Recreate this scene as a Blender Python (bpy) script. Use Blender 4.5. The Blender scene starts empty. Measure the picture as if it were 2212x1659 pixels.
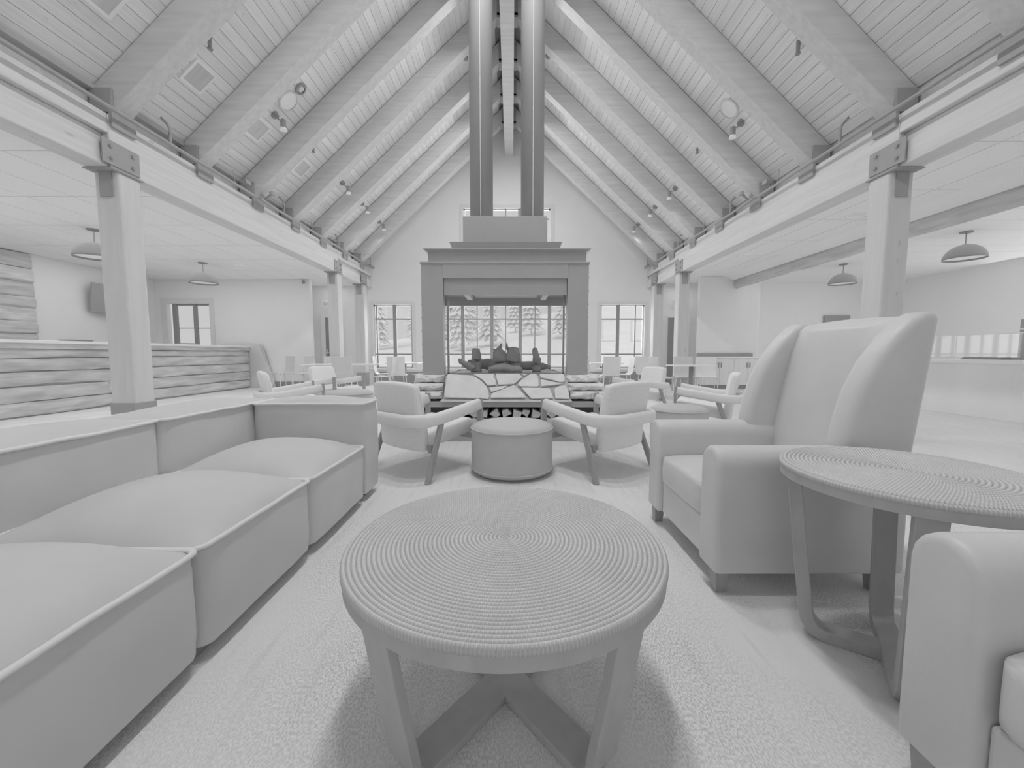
import bpy, bmesh, math, random
from mathutils import Vector, Matrix
random.seed(7)
S = bpy.context.scene
COL = S.collection
PI = math.pi

# ------------------------------------------------------------------ camera, sky, lights, exposure
FPX = 866.0
PITCH = math.atan(66.5 / FPX)
cd = bpy.data.cameras.new('camera'); cam = bpy.data.objects.new('camera', cd); COL.objects.link(cam)
cd.sensor_fit = 'HORIZONTAL'; cd.sensor_width = 36.0; cd.lens = FPX / 2212.0 * 36.0
cd.clip_start = 0.02; cd.clip_end = 400
cam.location = (0, 0, 1.0); cam.rotation_euler = (PI / 2 - PITCH, 0, 0)
S.camera = cam
vs = S.view_settings
S.display_settings.display_device = 'sRGB'
vs.view_transform = 'Standard'; vs.look = 'None'; vs.gamma = 1.0; vs.use_curve_mapping = False
vs.exposure = 0.20
cy = S.cycles
cy.max_bounces = 10; cy.diffuse_bounces = 8; cy.glossy_bounces = 4; cy.transmission_bounces = 4
cy.transparent_max_bounces = 24; cy.caustics_reflective = False; cy.caustics_refractive = False
cy.sample_clamp_indirect = 4.0; cy.adaptive_threshold = 0.05
w = bpy.data.worlds.new('overcast_sky'); S.world = w; w.use_nodes = True
bg = w.node_tree.nodes['Background']
bg.inputs['Color'].default_value = (1, 1, 1, 1); bg.inputs['Strength'].default_value = 0.52


def area(name, loc, rot, sx, sy, radiance, spread=PI):
    l = bpy.data.lights.new(name, 'AREA'); l.shape = 'RECTANGLE'; l.size = sx; l.size_y = sy
    l.energy = radiance * PI * sx * sy; l.spread = spread
    o = bpy.data.objects.new(name, l); COL.objects.link(o); o.location = loc; o.rotation_euler = rot
    return o


sun = bpy.data.lights.new('winter_sun', 'SUN'); sun.energy = 0.75; sun.angle = 0.3
so = bpy.data.objects.new('winter_sun', sun); COL.objects.link(so); so.rotation_euler = (math.radians(48), 0, math.radians(-12))
# daylight that comes in through the glazing of the far gable and of the front behind the photographer
area('daylight_gable', (-0.2, 13.25, 1.6), (-PI / 2, 0, 0), 4.6, 2.2, 2.7)
area('daylight_gable_west', (-3.9, 13.25, 1.6), (-PI / 2, 0, 0), 1.2, 2.0, 2.7)
area('daylight_gable_east', (3.7, 13.25, 1.6), (-PI / 2, 0, 0), 1.6, 2.0, 2.7)
area('daylight_gable_top', (-0.2, 13.25, 4.8), (-PI / 2, 0, 0), 2.7, 1.5, 2.7)
area('daylight_east', (11.6, 6.0, 1.8), (0, PI / 2, 0), 3.0, 8.0, 0.5)
# added lights without fixtures: overhead under the ridge, broad fill in wings and corridors
for yy in (1.0, 2.5, 4.0, 7.4, 10.2):
    area('added_ridge_light', (-0.09, yy, 6.95), (0, 0, 0), 0.36, 0.36, 108.0)
area('west_wing_fill', (-7.6, 5.5, 3.1), (0, 0, 0), 4.6, 11.0, 0.50)  # unseen panel added to brighten the whole left wing
for xx in (-5.6, 5.3): area('corridor_fill', (xx, 12.4, 3.1), (0, 0, 0), 0.6, 0.6, 1.6)  # fill added to lift the dim corridors beside the gable
area('east_wing_fill', (8.6, 6.5, 3.1), (0, 0, 0), 4.0, 10.0, 0.27)  # same kind of added fill for the right wing

# ------------------------------------------------------------------ materials (the photograph is grey throughout)


def mat(name, v, rough=0.6, amp=0.0, scale=(1, 1, 1), nscale=6.0, detail=4.0, bump=0.0, bscale=None, rnd=0.0, spec=0.3,
        metal=0.0, knots=False, emit=0.0, tint=None):
    m = bpy.data.materials.new(name); m.use_nodes = True
    nt = m.node_tree; N = nt.nodes; L = nt.links
    b = N['Principled BSDF']
    b.inputs['Roughness'].default_value = rough; b.inputs['Metallic'].default_value = metal
    b.inputs['Specular IOR Level'].default_value = spec
    b.inputs['Base Color'].default_value = (v, v, v, 1)
    if emit:
        b.inputs['Emission Color'].default_value = (1, 1, 1, 1); b.inputs['Emission Strength'].default_value = emit
    if amp or rnd or bump or knots:
        tc = N.new('ShaderNodeTexCoord'); mp = N.new('ShaderNodeMapping'); mp.inputs['Scale'].default_value = scale
        L.new(tc.outputs['Object'], mp.inputs['Vector'])
        nz = N.new('ShaderNodeTexNoise'); nz.inputs['Scale'].default_value = nscale; nz.inputs['Detail'].default_value = detail
        vec = mp.outputs['Vector']
        if rnd:
            oi = N.new('ShaderNodeObjectInfo'); ad = N.new('ShaderNodeVectorMath'); ad.operation = 'ADD'
            ml = N.new('ShaderNodeMath'); ml.operation = 'MULTIPLY'; ml.inputs[1].default_value = 37.0
            L.new(oi.outputs['Random'], ml.inputs[0]); cb = N.new('ShaderNodeCombineXYZ')
            for k in range(3): L.new(ml.outputs[0], cb.inputs[k])
            L.new(vec, ad.inputs[0]); L.new(cb.outputs[0], ad.inputs[1]); vec = ad.outputs[0]
        L.new(vec, nz.inputs['Vector'])
        mr = N.new('ShaderNodeMapRange'); mr.inputs['From Min'].default_value = 0.3; mr.inputs['From Max'].default_value = 0.7
        mr.inputs['To Min'].default_value = v * (1 - amp); mr.inputs['To Max'].default_value = min(0.97, v * (1 + amp))
        L.new(nz.outputs['Fac'], mr.inputs['Value'])
        val = mr.outputs['Result']
        if rnd:
            mm = N.new('ShaderNodeMapRange'); mm.inputs['To Min'].default_value = 1 - rnd; mm.inputs['To Max'].default_value = 1 + rnd
            L.new(oi.outputs['Random'], mm.inputs['Value'])
            mu = N.new('ShaderNodeMath'); mu.operation = 'MULTIPLY'; L.new(val, mu.inputs[0]); L.new(mm.outputs['Result'], mu.inputs[1])
            val = mu.outputs[0]
        if knots:
            vo = N.new('ShaderNodeTexVoronoi'); vo.inputs['Scale'].default_value = 2.6
            m2 = N.new('ShaderNodeMapping'); m2.inputs['Scale'].default_value = knots
            L.new(tc.outputs['Object'], m2.inputs['Vector'])
            src = m2.outputs['Vector']
            if rnd:
                a2 = N.new('ShaderNodeVectorMath'); a2.operation = 'ADD'; L.new(src, a2.inputs[0]); L.new(cb.outputs[0], a2.inputs[1]); src = a2.outputs[0]
            L.new(src, vo.inputs['Vector'])
            kr = N.new('ShaderNodeMapRange'); kr.inputs['From Min'].default_value = 0.02; kr.inputs['From Max'].default_value = 0.10
            kr.inputs['To Min'].default_value = 0.72; kr.inputs['To Max'].default_value = 1.0
            L.new(vo.outputs['Distance'], kr.inputs['Value'])
            mk = N.new('ShaderNodeMath'); mk.operation = 'MULTIPLY'; L.new(val, mk.inputs[0]); L.new(kr.outputs['Result'], mk.inputs[1]); val = mk.outputs[0]
        cc = N.new('ShaderNodeCombineColor')
        for k in range(3): L.new(val, cc.inputs[k])
        L.new(cc.outputs['Color'], b.inputs['Base Color'])
        if bump:
            n2 = N.new('ShaderNodeTexNoise'); n2.inputs['Scale'].default_value = bscale or nscale; n2.inputs['Detail'].default_value = 3
            L.new(mp.outputs['Vector'], n2.inputs['Vector'])
            bp = N.new('ShaderNodeBump'); bp.inputs['Strength'].default_value = bump; bp.inputs['Distance'].default_value = 0.01
            L.new(n2.outputs['Fac'], bp.inputs['Height']); L.new(bp.outputs['Normal'], b.inputs['Normal'])
    return m


M = {}
M['wall'] = mat('painted_wall', 0.90, 0.8, amp=0.01, nscale=2)
M['wing_wall'] = mat('pale_grey_wall', 0.87, 0.8, amp=0.01, nscale=2)
M['gable'] = mat('gable_wall_paint', 0.85, 0.8, amp=0.01, nscale=2)
M['trim'] = mat('window_trim_paint', 0.76, 0.6, amp=0.02, nscale=3)
M['white'] = mat('white_paint', 0.92, 0.6)
M['ceiling'] = mat('acoustic_panel', 0.93, 0.9, amp=0.02, nscale=40)
M['grid'] = mat('ceiling_grid_metal', 0.80, 0.6)
M['deck'] = mat('roof_deck', 0.50, 0.9)
M['plank'] = mat('ceiling_pine', 0.87, 0.55, amp=0.06, scale=(8, .35, 8), nscale=4, rnd=0.05, knots=(5, 1.2, 5))
M['rafter'] = mat('glulam', 0.65, 0.55, amp=0.07, scale=(.6, 6, 6), nscale=3, rnd=0.03)
M['beam'] = mat('pine_beam', 0.69, 0.55, amp=0.06, scale=(8, .35, 8), nscale=3, knots=(2, .6, 2))
M['column'] = mat('pine_column', 0.66, 0.55, amp=0.04, scale=(5, 5, .5), nscale=3, knots=(2, 2, .8), rnd=.02)
M['steel'] = mat('blackened_steel', 0.46, 0.45, amp=0.03, nscale=3, spec=0.25)
M['plate'] = mat('connector_steel', 0.40, 0.6, amp=0.03, nscale=10, spec=0.2)
M['flue'] = mat('flue_steel', 0.43, 0.55, amp=0.02, nscale=2, spec=0.4)
M['darkmetal'] = mat('dark_metal', 0.35, 0.5, spec=0.25)
M['chrome'] = mat('bright_metal', 0.85, 0.3, spec=0.5)
M['sofa'] = mat('sofa_leather', 0.65, 0.5, amp=0.025, nscale=5, bump=0.06, bscale=28, spec=0.25)
M['piping'] = mat('sofa_piping', 0.80, 0.5, spec=0.3)
M['leather'] = mat('armchair_leather', 0.69, 0.42, amp=0.03, nscale=6, bump=0.05, bscale=60, spec=0.45)
M['fabric'] = mat('lounge_fabric', 0.85, 0.8, amp=0.04, scale=(1, 1, 6), nscale=30, bump=0.1, bscale=90, spec=0.15)
M['ottoman'] = mat('ottoman_vinyl', 0.58, 0.55, amp=0.02, nscale=12, spec=0.3)
M['wood_leg'] = mat('dark_wood_leg', 0.40, 0.5, amp=0.08, scale=(10, 10, 1), nscale=4)
M['darkwood'] = mat('dark_table_wood', 0.50, 0.5, amp=0.05, scale=(3, 3, 1), nscale=8)
M['live'] = mat('live_edge_slab', 0.64, 0.6, amp=0.2, scale=(5, .8, 5), nscale=2.4, rnd=0.09, bump=.25, bscale=6)
M['liveb'] = mat('live_edge_beam', 0.62, 0.65, amp=0.14, scale=(6, .7, 6), nscale=2.5, bump=.3, bscale=7)
M['counter'] = mat('pale_counter', 0.92, 0.4)
M['endcap'] = mat('bar_end_panel', 0.70, 0.6, amp=.03, nscale=4)
M['flag'] = mat('flagstone', 0.82, 0.8, amp=0.07, nscale=7, rnd=0.04, bump=0.5, bscale=14)
M['mortar'] = mat('mortar', 0.56, 0.95, amp=0.08, nscale=30, bump=.4, bscale=60)
M['rough'] = mat('split_faced_stone', 0.78, 0.9, amp=0.12, nscale=9, rnd=0.06, bump=0.5, bscale=18)
M['firelog'] = mat('charred_log', 0.36, 0.85, amp=0.2, scale=(1, 1, 1), nscale=9, bump=0.5, bscale=20, spec=.1)
M['firewood'] = mat('split_firewood', 0.72, 0.8, amp=0.12, scale=(6, 1, 6), nscale=4, rnd=0.08)
M['bark'] = mat('firewood_bark', 0.55, 0.9, amp=0.2, nscale=12)
M['shell'] = mat('dining_chair_shell', 0.72, 0.5, amp=0.02, nscale=5, rnd=.03)
M['shell_pale'] = mat('pale_chair_shell', 0.86, 0.5, amp=0.02, nscale=5)
M['tabletop'] = mat('dining_table_top', 0.86, 0.4)
M['cabinet'] = mat('pale_cabinet_laminate', 0.82, 0.5, amp=.03, scale=(4, 4, .5), nscale=3)
M['slab'] = mat('pale_stone_front', 0.90, 0.4, amp=0.05, scale=(1, 1, .3), nscale=1.2)
M['screen'] = mat('dark_screen', 0.40, 0.35, spec=0.4)
M['lampface'] = mat('lamp_face', 0.5, 0.5, emit=0.2)
M['snow'] = mat('snow', 0.93, 0.9, amp=0.02, nscale=.3)
M['conifer'] = mat('conifer_needles', 0.84, 0.9, amp=0.08, nscale=3)
M['trunk'] = mat('conifer_trunk', 0.75, 0.9)
M['lodge'] = mat('lodge_siding', 0.86, 0.8, amp=.05, scale=(.2, .2, 6), nscale=3)
M['ice'] = mat("floor_timber", 0.77, 0.35, amp=0.05, scale=(6, .4, 1), nscale=2.5, spec=.4)


def carpet():
    m = bpy.data.materials.new('loop_carpet'); m.use_nodes = True
    nt = m.node_tree; N = nt.nodes; L = nt.links; b = N['Principled BSDF']
    b.inputs['Roughness'].default_value = 0.95; b.inputs['Specular IOR Level'].default_value = 0.05
    tc = N.new('ShaderNodeTexCoord')

    def noise(sc, ns, d):
        mp = N.new('ShaderNodeMapping'); mp.inputs['Scale'].default_value = sc; L.new(tc.outputs['Object'], mp.inputs['Vector'])
        n = N.new('ShaderNodeTexNoise'); n.inputs['Scale'].default_value = ns; n.inputs['Detail'].default_value = d
        L.new(mp.outputs['Vector'], n.inputs['Vector']); return n.outputs['Fac']

    def rng(x, a, bb, lo, hi):
        r = N.new('ShaderNodeMapRange'); r.inputs['From Min'].default_value = a; r.inputs['From Max'].default_value = bb
        r.inputs['To Min'].default_value = lo; r.inputs['To Max'].default_value = hi; L.new(x, r.inputs['Value']); return r.outputs['Result']

    def mul(a, c):
        k = N.new('ShaderNodeMath'); k.operation = 'MULTIPLY'; L.new(a, k.inputs[0]); L.new(c, k.inputs[1]); return k.outputs[0]
    fleck = rng(noise((210, 95, 1), 1.0, 2), 0.40, 0.56, 0.61, 0.87)
    patch = rng(noise((1, .55, 1), 2.2, 4), 0.35, 0.62, 0.0, 1.0)
    fm = N.new('ShaderNodeMix'); fm.data_type = 'FLOAT'
    L.new(patch, fm.inputs['Factor']); L.new(fleck, fm.inputs['A']); fm.inputs['B'].default_value = 0.82
    streak = rng(noise((26, 2.2, 1), 1.0, 3), 0.30, 0.45, 0.93, 1.0)
    v = mul(fm.outputs['Result'], streak)
    cc = N.new('ShaderNodeCombineColor')
    for k in range(3): L.new(v, cc.inputs[k])
    L.new(cc.outputs['Color'], b.inputs['Base Color'])
    bp = N.new('ShaderNodeBump'); bp.inputs['Strength'].default_value = 0.5; bp.inputs['Distance'].default_value = 0.006
    L.new(fleck, bp.inputs['Height']); L.new(bp.outputs['Normal'], b.inputs['Normal'])
    return m


def woven(pitch, v):
    """rope coil: the coils are geometry, the strands across each coil are fine relief"""
    m = bpy.data.materials.new('woven_rope'); m.use_nodes = True
    nt = m.node_tree; N = nt.nodes; L = nt.links; b = N['Principled BSDF']
    b.inputs['Roughness'].default_value = 0.42; b.inputs['Specular IOR Level'].default_value = 0.5
    tc = N.new('ShaderNodeTexCoord'); sx = N.new('ShaderNodeSeparateXYZ'); L.new(tc.outputs['Object'], sx.inputs[0])

    def mth(op, a, c=None):
        k = N.new('ShaderNodeMath'); k.operation = op
        for i, q in enumerate((a, c)):
            if q is None: continue
            if isinstance(q, (int, float)): k.inputs[i].default_value = q
            else: L.new(q, k.inputs[i])
        return k.outputs[0]
    r = mth('SQRT', mth('ADD', mth('MULTIPLY', sx.outputs[0], sx.outputs[0]), mth('MULTIPLY', sx.outputs[1], sx.outputs[1])))
    ang = mth('ARCTAN2', sx.outputs[1], sx.outputs[0])
    idx = mth('FLOOR', mth('DIVIDE', r, pitch))
    cnt = mth('MULTIPLY', mth('ADD', idx, 1.0), 9.0)
    s = mth('SINE', mth('ADD', mth('MULTIPLY', ang, cnt), mth('MULTIPLY', idx, 4.05)))
    rad = mth('SINE', mth('MULTIPLY', mth('DIVIDE', r, pitch), 2 * PI))
    h = mth('MULTIPLY', mth('ADD', s, 1.0), 0.5)
    mr = N.new('ShaderNodeMapRange'); mr.inputs['To Min'].default_value = v * 0.92; mr.inputs['To Max'].default_value = v * 1.06
    L.new(h, mr.inputs['Value'])
    nz = N.new('ShaderNodeTexNoise'); nz.inputs['Scale'].default_value = 5; L.new(tc.outputs['Object'], nz.inputs['Vector'])
    m2 = N.new('ShaderNodeMapRange'); m2.inputs['To Min'].default_value = 0.88; m2.inputs['To Max'].default_value = 1.12; L.new(nz.outputs['Fac'], m2.inputs['Value'])
    grv = mth('SUBTRACT', 1.0, mth('MULTIPLY', mth('POWER', mth('ABSOLUTE', mth('COSINE', mth('MULTIPLY', mth('DIVIDE', r, pitch), PI))), 5.0), 0.3))
    val = mth('MULTIPLY', mth('MULTIPLY', mr.outputs['Result'], m2.outputs['Result']), grv)
    cc = N.new('ShaderNodeCombineColor')
    for k in range(3): L.new(val, cc.inputs[k])
    L.new(cc.outputs['Color'], b.inputs['Base Color'])
    bp = N.new('ShaderNodeBump'); bp.inputs['Strength'].default_value = 0.6; bp.inputs['Distance'].default_value = 0.004
    L.new(h, bp.inputs['Height']); L.new(bp.outputs['Normal'], b.inputs['Normal'])
    return m


def glass():
    m = bpy.data.materials.new('window_glass'); m.use_nodes = True
    nt = m.node_tree; N = nt.nodes; L = nt.links; N.remove(N['Principled BSDF'])
    t = N.new('ShaderNodeBsdfTransparent'); t.inputs['Color'].default_value = (1, 1, 1, 1)
    g = N.new('ShaderNodeBsdfGlossy'); g.inputs['Roughness'].default_value = 0.03
    mx = N.new('ShaderNodeMixShader'); mx.inputs[0].default_value = 0.035
    L.new(t.outputs[0], mx.inputs[1]); L.new(g.outputs[0], mx.inputs[2]); L.new(mx.outputs[0], N['Material Output'].inputs['Surface'])
    return m


M['carpet'] = carpet(); M['woven'] = woven(0.0125, 0.73); M['glass'] = glass()

# ------------------------------------------------------------------ mesh helpers


def box(bm, x0, x1, y0, y1, z0, z1):
    v = [bm.verts.new(p) for p in ((x0, y0, z0), (x1, y0, z0), (x1, y1, z0), (x0, y1, z0), (x0, y0, z1), (x1, y0, z1), (x1, y1, z1), (x0, y1, z1))]
    for f in ((0, 3, 2, 1), (4, 5, 6, 7), (0, 1, 5, 4), (1, 2, 6, 5), (2, 3, 7, 6), (3, 0, 4, 7)):
        bm.faces.new([v[i] for i in f])
    return v


def prism(bm, pts, axis, a0, a1):
    """polygon pts (2D) extruded along axis: 'y' -> pts are (x,z); 'x' -> (y,z); 'z' -> (x,y)"""
    def P(p, a):
        return {'y': (p[0], a, p[1]), 'x': (a, p[0], p[1]), 'z': (p[0], p[1], a)}[axis]
    A = [bm.verts.new(P(p, a0)) for p in pts]; B = [bm.verts.new(P(p, a1)) for p in pts]
    n = len(pts)
    bm.faces.new(A); bm.faces.new(B[::-1])
    for i in range(n): bm.faces.new((A[i], B[i], B[(i + 1) % n], A[(i + 1) % n]))
    return A + B


def lathe(bm, prof, seg=32, c=(0, 0, 0), close=True):
    rings = []
    for r, z in prof:
        if r < 1e-5: rings.append([bm.verts.new((c[0], c[1], c[2] + z))])
        else: rings.append([bm.verts.new((c[0] + r * math.cos(2 * PI * k / seg), c[1] + r * math.sin(2 * PI * k / seg), c[2] + z)) for k in range(seg)])
    for a, b in zip(rings, rings[1:]):
        for k in range(seg):
            k2 = (k + 1) % seg
            if len(a) == 1 and len(b) == 1: continue
            if len(a) == 1: bm.faces.new((a[0], b[k], b[k2]))
            elif len(b) == 1: bm.faces.new((a[k], b[0], a[k2]))
            else: bm.faces.new((a[k], b[k], b[k2], a[k2]))


def sweep(bm, path, prof, up=(0, 0, 1), closed=False, scale=None):
    """profile (a along side, b along up) swept along path"""
    path = [Vector(p) for p in path]; n = len(path); rings = []
    for i, p in enumerate(path):
        if closed: t = path[(i + 1) % n] - path[i - 1]
        else: t = path[min(i + 1, n - 1)] - path[max(i - 1, 0)]
        t.normalize(); s = t.cross(Vector(up))
        if s.length < 1e-4: s = t.cross(Vector((1, 0, 0)))
        s.normalize(); u = s.cross(t); u.normalize()
        k = 1 if scale is None else scale[i]
        rings.append([bm.verts.new(p + s * a * k + u * b * k) for a, b in prof])
    m = len(prof)
    rng = range(n) if closed else range(n - 1)
    for i in rng:
        A, B = rings[i], rings[(i + 1) % n]
        for k in range(m): bm.faces.new((A[k], A[(k + 1) % m], B[(k + 1) % m], B[k]))
    if not closed:
        bm.faces.new(rings[0][::-1]); bm.faces.new(rings[-1])


def circ(r, n=8): return [(r * math.cos(2 * PI * k / n), r * math.sin(2 * PI * k / n)) for k in range(n)]


def rrect(w, h, r, n=4):
    out = []
    for cx, cy, a in ((w / 2 - r, h / 2 - r, 0), (-w / 2 + r, h / 2 - r, PI / 2), (-w / 2 + r, -h / 2 + r, PI), (w / 2 - r, -h / 2 + r, 1.5 * PI)):
        for k in range(n + 1): out.append((cx + r * math.cos(a + PI / 2 * k / n), cy + r * math.sin(a + PI / 2 * k / n)))
    return out


def tube(bm, path, r, n=8, closed=False, scale=None): sweep(bm, path, circ(r, n), closed=closed, scale=scale)


def rod(bm, a, b, r, n=8): tube(bm, [a, b], r, n)


def smooth_path(pts, k=4):
    P = [Vector(p) for p in pts]; out = []
    for i in range(len(P) - 1):
        p0 = P[max(i - 1, 0)]; p1 = P[i]; p2 = P[i + 1]; p3 = P[min(i + 2, len(P) - 1)]
        for j in range(k):
            t = j / k
            out.append(0.5 * ((2 * p1) + (p2 - p0) * t + (2 * p0 - 5 * p1 + 4 * p2 - p3) * t * t + (3 * p1 - p0 - 3 * p2 + p3) * t ** 3))
    out.append(P[-1]); return out


def cushion(bm, x0, x1, y0, y1, z0, z1, dome=0.04, bulge=0.012, n=12, pinch=0.0, wob=0.0):
    """soft box: domed top, bulging sides, with a straight seam round its top edge"""
    import mathutils
    vd = {}

    def V(i, j, k):
        key = (i, j, k)
        if key in vd: return vd[key]
        a, b, c = i / n * 2 - 1, j / n * 2 - 1, k / n * 2 - 1
        x = (x0 + x1) / 2 + a * (x1 - x0) / 2; y = (y0 + y1) / 2 + b * (y1 - y0) / 2; z = (z0 + z1) / 2 + c * (z1 - z0) / 2
        if k == n:
            z += dome * max(0, (1 - abs(a) ** 2.6)) ** .8 * max(0, (1 - abs(b) ** 2.6)) ** .8
        s = (1 - c * c)
        if abs(a) == 1: x += a * bulge * s * (1 - b ** 4)
        if abs(b) == 1: y += b * bulge * s * (1 - a ** 4)
        if wob and (k == n or abs(a) == 1 or abs(b) == 1):
            nv = mathutils.noise.noise(Vector((x * 5, y * 5, z * 7)))
            if k == n: z += wob * nv
            elif abs(a) == 1: x += wob * nv
            else: y += wob * nv
        # rounded vertical edges
        if abs(a) == 1 and abs(b) == 1: x -= a * 0.012; y -= b * 0.012
        vd[key] = bm.verts.new((x, y, z)); return vd[key]
    for i in range(n):
        for j in range(n):
            bm.faces.new((V(i, j, n), V(i + 1, j, n), V(i + 1, j + 1, n), V(i, j + 1, n)))
            bm.faces.new((V(i, j, 0), V(i, j + 1, 0), V(i + 1, j + 1, 0), V(i + 1, j, 0)))
            bm.faces.new((V(i, 0, j), V(i + 1, 0, j), V(i + 1, 0, j + 1), V(i, 0, j + 1)))
            bm.faces.new((V(i, n, j), V(i, n, j + 1), V(i + 1, n, j + 1), V(i + 1, n, j)))
            bm.faces.new((V(0, i, j), V(0, i, j + 1), V(0, i + 1, j + 1), V(0, i + 1, j)))
            bm.faces.new((V(n, i, j), V(n, i + 1, j), V(n, i + 1, j + 1), V(n, i, j + 1)))


def obj(name, bm, m, parent=None, bevel=0, seg=2, smooth=False, subsurf=0, kind=None, rec=True):
    if rec: bmesh.ops.recalc_face_normals(bm, faces=bm.faces)
    me = bpy.data.meshes.new(name); bm.to_mesh(me); bm.free()
    me.materials.append(m)
    if smooth:
        for p in me.polygons: p.use_smooth = True
    o = bpy.data.objects.new(name, me); COL.objects.link(o)
    if parent is not None: o.parent = parent
    if bevel:
        b = o.modifiers.new('bevel', 'BEVEL'); b.width = bevel; b.segments = seg; b.limit_method = 'ANGLE'; b.angle_limit = 0.6
        b.harden_normals = False
    if subsurf:
        s = o.modifiers.new('subsurf', 'SUBSURF'); s.levels = subsurf; s.render_levels = subsurf
    if kind: o['kind'] = kind
    return o


def nb(): return bmesh.new()


def bx(name, m, parent, *d, bevel=0, seg=2, kind=None):
    b = nb(); box(b, *d); return obj(name, b, m, parent, bevel=bevel, seg=seg, kind=kind)


def thing(name, label, cat, loc=(0, 0, 0), rot=0.0, group=None):
    o = bpy.data.objects.new(name, None); COL.objects.link(o); o.empty_display_size = 0.1
    o.location = loc; o.rotation_euler = (0, 0, rot); o['label'] = label; o['category'] = cat
    if group: o['group'] = group
    return o


def tag(o, label, cat, group=None):
    o['label'] = label; o['category'] = cat
    if group: o['group'] = group
    return o


KIDS = {}


def dup(root, loc, rot, label, group=None):
    kids = {}
    for o in COL.objects:
        if o.parent: kids.setdefault(o.parent.name, []).append(o)

    def cp(o, parent):
        c = o.copy(); COL.objects.link(c)
        if parent is not None: c.parent = parent
        for ch in kids.get(o.name, []): cp(ch, c)
        return c
    r = cp(root, None)
    r.location = loc; r.rotation_euler = (0, 0, rot); r['label'] = label
    if group: r['group'] = group
    return r


def wall(name, m, axis, a0, a1, pos, thick, top, holes=(), bottom=0.0, kind='structure'):
    """wall in the plane axis ('y': runs along x at y=pos; 'x': runs along y at x=pos) with rectangular holes; top is a number or f(a)"""
    f = top if callable(top) else (lambda a: top)
    cuts = sorted({a0, a1, *[h[0] for h in holes], *[h[1] for h in holes], *([-0.09] if callable(top) and a0 < -0.09 < a1 else []),
                   *([-4.72, 4.54] if callable(top) else [])})
    cuts = [c for c in cuts if a0 <= c <= a1]
    b = nb()
    for c0, c1 in zip(cuts, cuts[1:]):
        e = 1e-4
        hs = sorted([(h[2], h[3]) for h in holes if h[0] <= c0 + e and h[1] >= c1 - e])
        z = bottom
        for h0, h1 in hs + [(None, None)]:
            if h0 is None: t0, t1 = f(c0 + e), f(c1 - e)
            else: t0 = t1 = h0
            if min(t0, t1) > z + e:
                prism(b, [(c0, z), (c1, z), (c1, t1), (c0, t0)], axis, pos, pos + thick)
            if h0 is not None: z = h1
    return obj(name, b, m, kind=kind)


# ------------------------------------------------------------------ structure
XC = -0.09
XL, XR = -4.45, 4.27
SL = 0.925
ZB = 3.68


def zraf(x): return ZB + SL * (4.36 - abs(x - XC))


YW = 12.95
# floor
b = nb(); box(b, -11, 2.9, -3.2, YW + .2, -0.12, 0); obj('floor', b, M['carpet'], kind='structure')
b = nb(); box(b, 2.9, 12, -3.2, YW + .2, -0.12, -0.001); obj('floor', b, M['ice'], kind='structure')

# main roof: deck with planks
b = nb()
for s in (-1, 1):
    xe = XC + s * 4.62; xr = XC + s * 0.02
    prism(b, [(xe, zraf(xe) + .50), (xr, zraf(xr) + .50), (xr, zraf(xr) + .60), (xe, zraf(xe) + .60)], 'y', -3.2, YW + .1)
ceil = obj('ceiling', b, M['deck'], kind='structure')
ang = math.atan(SL); cw = 0.1365; T = 0.022
CUT = [[-3.0, 4.78, 9.66, YW], [-3.0, 6.0, 10.88, YW], [-3.0, 3.56, 8.44, YW]]
pm = {}


def plank_mesh(L):
    k = round(L, 3)
    if k not in pm:
        q = nb(); wd = cw - .003
        prism(q, [(0.004, -T), (wd - .004, -T), (wd, -T + .005), (wd, 0), (0, 0), (0, -T + .005)], 'y', 0, L - .004)
        bmesh.ops.recalc_face_normals(q, faces=q.faces)
        me = bpy.data.meshes.new('plank'); q.to_mesh(me); q.free(); me.materials.append(M['plank']); pm[k] = me
    return pm[k]


ncourse = 43
for s in (-1, 1):
    for i in range(ncourse):
        for y0, y1 in zip(CUT[i % 3], CUT[i % 3][1:]):
            o = bpy.data.objects.new('plank', plank_mesh(y1 - y0)); COL.objects.link(o); o.parent = ceil
            d = i * cw
            if s < 0:
                x = XC - 4.60 + d * math.cos(ang); o.rotation_euler = (0, -ang, 0)
                o.location = (x, y0, zraf(XC - 4.60) + d * math.sin(ang) + .49)
            else:
                x = XC + 4.60 - (d + cw) * math.cos(ang); o.rotation_euler = (0, ang, 0)
                o.location = (x, y0, zraf(XC + 4.60) + (d + cw) * math.sin(ang) + .49)
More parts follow.
